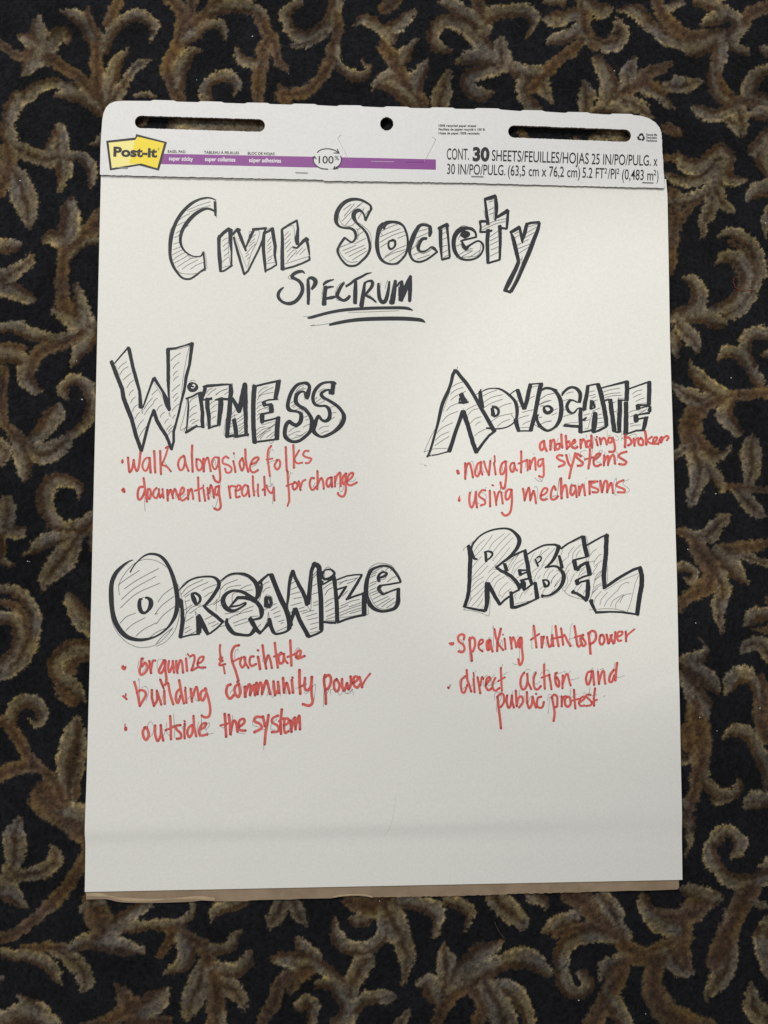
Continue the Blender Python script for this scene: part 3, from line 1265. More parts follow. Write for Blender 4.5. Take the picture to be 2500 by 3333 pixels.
p 3 340,460 375,400 350,310
p 3 600,310 530,310 510,370 525,430 560,400
p 3 880,300 910,270
p 3 920,370 960,420
p 3 1000,400 1040,425 1090,400
p 3 1465,220 1450,190 1425,220 1420,300
p 3 540,520 545,570 580,640
p 3 460,320 465,360
p 3 840,250 855,265
@ facilitate_end||700 2060 3.072
R 20 180,285 240,255
r 22 265,245 250,300 270,345 300,310 300,245
r 22 290,240 305,300 335,350
r 22 385,235 355,240 345,290 365,330 410,310
R 26 430,240 450,360
R 22 428,172 432,176
R 24 475,125 490,240 512,355
r 22 505,300 530,225 550,260 568,350
R 24 598,100 610,220 628,345
R 20 590,235 680,205
r 24 660,200 635,240 645,300 680,290 690,210
r 22 690,220 700,270 725,300
R 24 752,75 758,200 764,325
R 20 725,240 800,210
r 24 810,240 850,220 855,180 830,180 810,220 825,255 895,230
p 3 790,200 820,150 850,155
p 3 480,230 480,290 530,230
p 3 530,240 555,300
p 3 590,240 650,190 670,190
@ community_note|red marker handwriting reading building community power|370 2060 3.6065
R 18 145,715 145,735
R 24 115,740 155,775
R 28 245,575 275,680 310,855
r 28 310,850 375,740 370,690 320,670 275,700
R 28 450,670 450,760 475,855
r 28 475,850 510,790 510,680
R 26 510,680 560,840
R 20 575,625 590,655
R 28 595,680 600,830
r 28 640,590 665,720 700,835
r 28 775,660 740,700 730,780 755,820 785,740
R 28 770,555 795,700 825,825
R 22 840,640 845,650
R 26 840,670 855,820
R 28 905,660 920,805
r 26 920,770 960,650 980,650 1000,790
r 28 1085,660 1030,690 1020,760 1050,790 1090,700
r 28 1075,650 1115,780 1135,900 1120,975 1075,990 1035,970
p 3 285,560 300,550 310,800
p 3 330,640 380,630 410,690 380,800
p 3 500,660 500,790 480,820
p 3 560,810 590,700
p 3 740,740 760,790 780,700
p 3 870,780 900,740
p 3 950,680 960,780 1000,800
p 3 1030,960 1030,1100
p 3 890,640 940,660
@ community_end||700 2060 3.072
r 26 155,515 125,530 112,590 130,640 155,655 190,620
r 26 240,510 200,540 200,600 230,640 250,600 240,520 225,490
R 30 300,540 302,635
r 26 305,600 335,520 355,530 350,620
r 26 355,600 390,520 395,570 400,620
R 28 415,500 425,610
r 26 425,590 450,500 470,530 470,610
r 26 475,590 510,480 530,520 550,610
R 26 585,485 600,620
r 26 600,615 630,570 630,490
R 24 630,490 640,600
R 26 680,450 690,595
r 26 690,560 715,500 730,540 745,600
R 20 772,443 778,447
R 26 768,470 780,595
R 28 845,370 845,500 852,605
R 20 845,540 905,510
r 26 900,450 895,530 910,570 940,560 960,520 970,440
r 26 965,440 965,600 975,690 940,725 880,710
r 26 1100,420 1090,480 1105,600 1108,705
r 26 1095,440 1140,420 1160,470 1140,540 1105,570
r 24 1215,460 1190,490 1195,560 1225,580 1245,520 1215,460
r 26 1270,460 1270,520 1290,575 1320,500
r 26 1320,500 1335,560 1360,500 1355,435
r 24 1380,500 1420,470 1425,440 1390,440 1385,510 1420,545 1450,510
R 24 1445,440 1470,540
r 18 1465,540 1500,470 1550,405
p 3 270,520 265,610
p 3 280,545 350,520 360,640
p 3 400,640 410,560
p 3 460,640 470,540
p 3 520,630 540,540
p 3 575,510 570,640 620,600
p 3 650,520 655,630
p 3 700,530 715,620
p 3 805,555 890,520
p 3 890,590 920,600 1000,510 1005,540 990,670
p 3 1085,735 1085,620 1100,560 1140,560 1110,620
p 3 1160,620 1155,570 1190,560 1200,600
p 3 1210,560 1250,620 1290,560 1310,600 1380,560
p 3 1300,600 1350,600 1370,560 1385,620
p 3 150,600 200,540
@ outside_note|red marker handwriting reading outside the system|370 2060 3.6065
R 36 145,1115 145,1130
r 6 140,1065 128,1075 135,1095 145,1080 138,1062
r 30 370,1110 345,1160 360,1230 390,1250 415,1190 390,1110 365,1110
r 28 490,1085 490,1190 520,1265 555,1190 555,1080
R 28 555,1085 565,1180 585,1260
R 28 665,975 672,1100 675,1245
R 24 610,1140 720,1095
r 28 785,1080 735,1090 740,1130 790,1180 790,1230 745,1240
R 20 830,1030 840,1040
R 26 835,1065 830,1150 835,1235
r 28 920,1080 885,1110 865,1170 890,1220 925,1170 930,1080
R 28 938,975 945,1100 970,1210
r 28 1005,1130 1060,1110 1085,1060 1040,1070 1005,1140 1020,1200 1100,1190
p 3 400,1120 410,1060 440,1040 470,1090 465,1170 430,1220
p 3 625,1050 620,1150 660,1210
p 3 705,945 715,1100 720,1230
p 3 690,1085 760,1075
p 3 820,1030 850,1080 800,1110 870,1150 860,1200
p 3 1000,1040 980,1130 1010,1220
p 3 1030,950 1030,1130 1010,1200
p 3 1080,1140 1120,1090 1120,1050 1080,1110 1110,1180 1170,1175
p 3 590,1200 610,1150
@ the_system_end||700 2060 3.072
R 26 97,810 105,920 112,1035
R 20 55,925 145,900
R 28 138,820 150,900 155,1010
r 26 155,1000 180,890 200,880 215,910 225,985
r 24 240,940 290,900 290,860 250,870 235,930 250,970 305,975
r 26 470,840 410,840 395,880 450,910 465,950 395,990
R 26 480,835 500,930
r 26 535,820 520,920 505,1000 497,1110
r 24 630,825 580,850 570,890 630,930 630,980 570,990
R 26 668,765 655,880 660,1005
R 20 640,880 690,850
r 24 690,920 730,900 735,860 700,860 690,930 700,995 735,980
R 26 755,875 765,985
r 26 765,950 795,850 805,870 805,960
r 26 805,930 835,840 845,840 850,960
p 3 65,940 90,945 120,900
p 3 175,820 165,1030
p 3 235,1000 300,1005
p 3 440,940 380,920 380,870 420,850
p 3 540,880 500,960 470,960
p 3 620,860 570,900 560,960 600,970
p 3 740,980 770,860 800,850
p 3 488,1110 488,1165
@ rebel_heading|hollow black block lettering reading REBEL with pen hatching|1490 1700 5.0273
K 60 175,380,50 205,560,60 200,700,62 195,850,60 190,1000,56 180,1130,54 155,1250,52 110,1385,50
K 34 85,1380,20 200,1405,34 320,1430,34 450,1450,44
k 60 450,1445,50 475,1340,60 480,1220,70 480,1100,72 475,990,56
K 56 500,990,40 550,1100,56 610,1220,54 690,1345,50
K 24 690,1350,30 760,1275 840,1215
k 44 320,605,24 270,590,40 235,530,56 220,440,34 245,360,30 290,300,26 350,235,24 450,170,24 570,125,26 700,103,26 800,103,28 880,130,36 950,190,46 1000,260,60 1005,330,60 970,420,52 900,510,42 820,590,38 740,650,34 620,745,30
K 22 630,735,40 700,790,44 790,830,50 870,880,50 940,950,52 1000,1040,60 1020,1080,70
K 30 1030,1050,50 1070,1000,80 1085,1095,50
K 44 765,680,50 800,790,54
K 46 455,500,40 465,640,40
k 34 430,490,20 490,475,26 550,490,34 565,530,30 530,580,26 460,630,24
p 4 95,465 95,440 180,365 280,295
p 5 95,1425 120,1405
p 4 90,1430 250,1450 400,1490 505,1525 525,1380 525,1220 500,1180
p 4 205,1180 210,1260 160,1370
p 4 580,765 700,790 800,880 930,1000
p 4 830,1110 850,1180
p 5 260,480 340,370 440,280
p 5 262,570 400,430 570,205
p 5 505,450 580,330 760,185
p 5 580,480 700,330 860,175
p 5 565,620 620,560 740,420 900,250
p 5 565,620 590,625
p 5 600,710 700,600 850,410
p 5 235,740 320,630 395,550
p 5 235,900 330,780 470,640
p 5 230,940 350,860 490,710
p 5 225,1060 320,950 420,890
p 5 215,1140 330,1030 430,960
p 5 495,825 560,760 630,700
p 5 455,980 520,880 610,800
p 5 530,1000 600,910 690,850
p 5 580,1080 650,960 770,880
p 5 670,1200 690,1110 780,1010 830,975
p 5 670,1205 710,1200
p 5 715,1240 780,1150 870,1080
p 5 230,1240 330,1150 440,1040
p 5 200,1290 230,1240
p 5 230,1370 330,1260 440,1110
p 5 320,1390 380,1300 410,1250
p 5 395,1415 420,1370
K 24 790,630,20 880,560,28 1000,500,30 1120,450,26
K 56 1095,460,50 1120,580,60 1155,770,60
K 34 1185,780,20 1090,785,26 990,785,34
K 50 1010,790,50 1025,865,50
K 26 1020,860 1120,820 1180,795
K 60 1155,795,60 1180,910,60
K 30 1190,915 1110,930 1020,955
K 56 1180,920,50 1215,1020,50
K 26 1215,1020 1180,1040 1110,1095
K 60 1265,985,50 1300,1240,64
K 34 1320,1235,30 1230,1280,28 1100,1340,34 950,1390,44 880,1395,40
K 60 885,1395,56 880,1280,60 870,1140,44
K 28 880,1170 950,1130 1010,1100
p 4 800,655 900,590 1000,520
p 4 920,1340 1100,1300 1290,1265
p 4 910,1150 980,1100
p 5 810,760 860,660 910,590
p 5 830,790 880,700 990,530
p 5 880,830 940,690 1070,600
p 5 910,860 960,760 1080,660
p 5 950,1250 930,1200 970,1160
p 5 1010,1245 1050,1160 1090,1130
p 5 1090,1180 1130,1120 1170,1080
p 5 1180,1200 1210,1160
p 5 960,910 1020,880
k 26 1145,520,22 1220,470,24 1320,415,26 1420,375,26 1540,365,28 1600,370,34 1650,400,44
k 36 1640,400,44 1620,480,46 1590,560,50 1540,640,40 1480,700,28 1425,745,22
K 26 1430,740,20 1500,725,28 1560,715,30 1620,725,34 1659,745
k 30 1265,600,24 1290,660,28 1315,720,30
k 22 1285,590,16 1320,560,20 1365,575,24 1350,630,22 1310,660,20
K 50 1390,945,24 1430,1050,50
k 34 1385,945,24 1450,945,26 1490,980,30 1480,1030,34 1435,1060,30
K 40 1370,1195,40 1400,1210,44
k 20 1400,1205,30 1470,1200,26 1560,1160,28 1659,1090,40
p 4 1240,620 1270,680
p 4 1340,1225 1400,1235 1500,1220 1659,1130
p 4 1195,880 1215,890
p 5 1180,660 1215,560 1255,495
p 5 1300,620 1370,460
p 5 1330,590 1370,520 1490,420
p 5 1370,710 1450,580 1590,420
p 5 1215,830 1240,790 1310,740
p 5 1240,950 1300,820 1420,680
p 5 1400,900 1430,820 1500,740
p 5 1460,920 1500,830 1560,780
p 5 1525,1000 1560,900 1640,830
p 5 1580,1060 1620,980 1659,930
p 5 1340,1100 1390,1050
p 5 1375,1170 1440,1060
p 5 1250,970 1265,945
p 5 1300,930 1350,870
p 5 1530,1150 1600,1080
@ rebel_heading_end||1750 1720 4.608
k 46 320,260,50 300,330,46 270,400,46
K 36 320,410,36 345,500,44 365,590,46 
k 52 310,590,30 360,640,44 390,710,54 380,790,54 350,860,46 290,930,36 210,985,30 150,1010,24
p 4 280,640 300,620 330,660
p 4 290,460 285,550
p 4 380,300 345,400
p 4 430,680 440,730 450,790 420,860 370,905 400,940 440,985 550,1030 700,1070
p 5 205,825 200,790 250,720 300,670
p 5 245,875 290,800 360,720
p 5 260,865 330,780
K 24 345,305,26 440,235,24 560,170,24 670,115,26
K 56 680,120,58 705,270,58 740,420,56
K 24 760,420,20 640,450,24 520,480,26
K 54 545,490,60 575,620,54
K 34 590,620,46 640,560,40 720,515,36 760,510
K 60 740,520,50 765,620,60 780,695,60
K 26 800,690 680,725 565,785
K 44 585,780,60 595,840,50
K 26 590,845 650,800 770,775
K 56 750,775,46 755,880,60 745,1010,56 730,1060,50
K 36 735,1080,50 660,1020,36 590,975,36 510,950,34
K 40 540,930,30 520,970,40
p 4 460,230 560,190 655,150
p 4 720,110 760,260 775,400 770,440
p 4 570,660 650,610 720,570
p 4 725,450 730,490
p 4 760,450 755,490
p 4 770,720 770,760
p 5 450,440 470,360 540,275
p 5 520,450 540,350 645,240
p 5 570,440 590,380 635,325
p 5 365,500 430,440
p 5 400,650 450,560 510,500
p 5 415,690 470,620
p 5 490,800 520,730 550,680
p 5 610,720 640,650 690,610
p 5 400,945 450,870 490,815
p 5 540,920 580,860
p 5 590,940 640,870 660,840
p 5 680,980 710,920
p 5 640,700 720,640
K 24 740,250,24 860,180,24 960,125,22 1040,95,26
K 56 1035,95,60 1025,250,58 1020,400,58 1005,540,60 990,700,60 1000,900,50
K 30 1000,890,30 1060,850,36 1180,765,40 1320,680,36 1440,615,36 1550,580,36
K 56 1530,585,56 1560,700,60 1560,850,60 1530,1000,60 1510,1140,58 1490,1295,56
K 24 1510,1295,20 1400,1275,26 1250,1255,26 1080,1250,24 870,1260,34
K 44 870,1250,30 820,1150,44 790,1080,44
K 36 790,1080 825,1082
p 4 1045,560 1045,750 1030,840
p 4 1000,930 1100,870 1250,780 1510,675
p 4 1510,700 1450,860 1400,1080 1340,1250
p 4 770,1220 900,1210 1050,1200 1200,1215 1330,1250
K 6 1020,85 1030,70 1040,90
p 5 780,405 830,340 885,308
p 5 840,540 850,490 920,400 955,388
p 5 760,505 850,485
p 5 845,570 880,540 955,480
p 5 855,680 820,670 870,590 900,545
p 5 845,780 880,700 965,620
p 5 850,770 900,720 960,640
p 5 830,880 860,780 950,700
p 5 810,970 850,880 950,820
p 5 820,965 880,890 970,840
p 5 785,1055 830,960 900,900
p 5 840,1115 870,1030 950,940
p 5 930,1140 960,1050 1050,950
p 5 995,1170 1040,1080 1180,940
p 5 1090,1165 1140,1070 1280,990
p 5 1170,1200 1170,1130 1240,1040 1290,995
p 5 1230,1110 1270,1030 1320,990 1405,975
p 5 1190,940 1240,860 1320,810 1370,815
@ speaking_note|red marker handwriting reading speaking truth to power|1440 2020 4.608
r 34 105,340,24 125,345,50 155,345,44 165,330,20
r 34 320,280 325,220 280,205 235,240 245,310 310,360 330,420 300,470 240,460
r 36 410,260 410,380 430,500 440,600
r 34 400,290 450,250 485,290 485,380 455,460
r 30 555,360 600,330 605,290 570,290 540,350 550,420 600,460
r 36 710,290 670,310 665,380 680,440 720,400 720,300
R 36 715,300 730,390 750,460
R 30 690,320 690,430
R 34 780,130 800,250 835,330
R 34 875,120 845,250 820,350 820,455
R 32 820,330 860,380 910,440
R 22 905,205 908,212
R 30 930,270 940,350 945,425
R 32 1015,250 1030,340 1038,420
r 30 1030,340 1060,250 1085,300 1105,400
r 46 1170,260 1140,310 1140,370 1160,390 1185,340 1180,270
r 34 1185,260 1190,400 1205,560 1185,640 1155,660 1140,580
R 34 1370,80 1385,200 1410,400
R 28 1325,285 1450,200
R 36 1485,245 1490,400
R 34 1520,240 1500,330 1490,400
p 4 750,120 765,85 765,260 760,400
p 4 260,275 310,320 320,360
p 4 250,390 260,440 300,450
p 4 400,470 405,560 425,625
p 4 565,450 630,420
p 4 680,290 700,255 730,260
p 4 860,370 890,290 900,380
p 4 1155,400 1155,560
p 4 1050,630 1080,655 1125,655
p 4 1110,250 1140,225
p 4 1355,55 1350,200 1335,400 1360,410
@ truth_power_end||1730 2020 4.4838
r 32 225,240 235,300 260,380 295,340 300,210
R 32 300,210 310,290 318,370
R 34 350,80 365,220 395,370
R 28 300,265 430,235
R 32 430,115 445,220 460,350
r 32 450,240 480,210 520,290 565,370
R 32 625,80 645,200 665,350
r 30 665,350 690,380 740,330
R 28 630,245 755,205
r 32 755,210 720,260 730,340 760,370 790,330 750,260
r 36 830,180 845,300 860,480
r 34 830,190 880,150 930,170 940,250 910,310 860,340
r 32 1005,220 990,280 1005,340 1040,340 1065,280 1040,210 1005,215
r 34 1095,205 1110,270 1125,330 1170,210
r 34 1155,220 1170,280 1200,330 1220,250 1220,170
r 30 1240,240 1310,210 1325,165 1270,165 1245,230 1265,290 1305,290
R 30 1375,165 1380,300
r 26 1380,250 1410,200 1500,125
p 4 300,65 290,220 270,300
p 4 240,300 210,370
p 4 600,35 570,100 560,300 610,385
p 4 540,275 630,245
p 4 700,240 690,330
p 4 860,180 880,230
p 4 1200,240 1240,160
p 4 1350,160 1400,130
p 4 210,310 170,340
@ direct_action_note|red marker handwriting reading direct action and|1440 2020 4.608
R 36 85,1000 90,1005
p 6 105,950 110,990 130,950
r 32 340,830 290,880 275,960 290,1060 330,1070 370,960
R 34 362,740 370,880 430,1060
R 24 465,780 470,840
R 32 465,870 480,1070
R 34 525,850 545,960 565,1085
r 30 565,970 590,850 610,870
r 34 650,960 710,880 700,845 660,880 650,990 690,1040 740,1010
r 32 790,860 760,920 750,1000 790,1050 850,1010
R 32 875,710 880,860 890,1050
R 26 835,905 935,850
r 34 1225,780 1180,850 1170,960 1200,1030 1250,1000 1275,900 1270,800
R 32 1270,800 1280,920 1330,1025
r 32 1400,785 1370,860 1370,970 1400,1030 1440,1020 1475,980
R 34 1525,660 1525,830 1535,1020
R 26 1485,855 1610,810
p 4 350,860 270,870 250,950 290,1025 350,980
p 4 400,1000 450,960 460,900
p 4 500,745 490,770
p 4 650,975 610,970 620,860 670,815
p 4 680,970 730,960
p 4 780,800 730,880 740,960 820,910
p 4 905,650 880,720
p 4 890,830 975,770
p 4 1230,770 1270,725 1315,745
p 4 1285,770 1285,830
p 4 1180,970 1220,990
p 4 1420,750 1370,780 1350,870 1400,950 1475,905
p 4 1540,615 1535,650
p 4 1460,820 1500,770 1590,745 1595,890
@ action_and_end||1730 2020 4.4838
R 30 255,790 275,890 290,1000
r 34 350,770 345,850 360,930 395,960 400,890 370,830
R 30 350,770 370,760
R 32 455,800 450,985
r 30 455,920 500,790 530,790 545,860 570,945
r 32 870,740 820,760 795,850 815,930 850,900 885,740
R 34 895,740 905,830 915,935
R 32 970,745 985,925
r 32 985,900 1030,750 1060,750 1065,840 1078,920
r 34 1200,720 1150,790 1135,880 1175,890 1210,800
R 36 1250,620 1235,740 1225,870
p 4 380,780 480,740 490,760
p 4 570,730 530,800 560,860 640,850 695,830
p 4 860,720 890,695 900,740
p 4 820,880 860,880 880,820
p 4 965,705 970,740
p 4 1000,720 1040,695 1045,730
p 4 1215,610 1190,760 1120,830
p 4 1200,820 1280,825 1355,800
@ public_protest_note|red marker handwriting reading public protest|1440 2020 4.608
r 36 825,1150 835,1250 850,1380 865,1500 875,1610
r 34 820,1140 880,1090 920,1130 920,1220 875,1290
r 34 970,1120 960,1200 985,1300 1020,1270 1040,1130
R 34 1040,1120 1045,1220 1070,1300
R 34 1100,1050 1105,1180 1115,1280
r 34 1110,1270 1140,1160 1190,1140 1205,1220 1150,1300
R 34 1265,1070 1270,1230
r 34 1270,1240 1300,1310 1340,1250 1350,1150
R 34 1350,1140 1370,1220 1400,1300
R 26 1400,1095 1410,1100
r 32 1480,1140 1430,1160 1415,1260 1450,1305 1500,1290 1520,1220
p 4 780,1190 780,1100 830,1070 870,1100 880,1160 850,1220
p 4 820,1120 805,1370
p 4 1050,1050 1040,1120
p 4 1155,1040 1150,1130
p 4 1150,1240 1200,1260
p 4 1230,1110 1240,1230
p 4 1290,1220 1310,1160 1340,1130
@ protest_end||1730 2020 4.4838
r 34 300,1130 320,1240 335,1350 320,1460
r 32 290,1120 330,1080 370,1110 375,1180 370,1250 345,1260
R 32 440,1110 440,1250
r 28 440,1190 460,1120 500,1100
r 34 530,1110 490,1140 490,1220 530,1255 570,1210 560,1130 530,1110
R 32 620,1010 625,1130 640,1280
R 26 600,1165 690,1140
r 30 690,1200 760,1150 780,1110 730,1120 695,1180 710,1240 770,1240
r 28 860,1080 810,1080 800,1110 870,1180 870,1230 800,1245
R 32 928,990 910,1120 912,1240
R 26 880,1190 955,1155
p 4 265,1110 240,1360
p 4 230,1170 245,1080 290,1080
p 4 400,1110 440,1085
p 4 575,985 560,1120
p 4 570,1130 650,1070 660,1080
p 4 750,1060 790,1050
p 4 855,970 830,1110
p 4 830,1100 960,1080
P 8 1050,1105 1070,1097
@ sheet_marks|faint pencil stroke near the foot of the sheet|700 2550 2.0738
f 2.2 1218,85 1205,200 1180,290 1143,355
F 3 246,294 247,297
"""

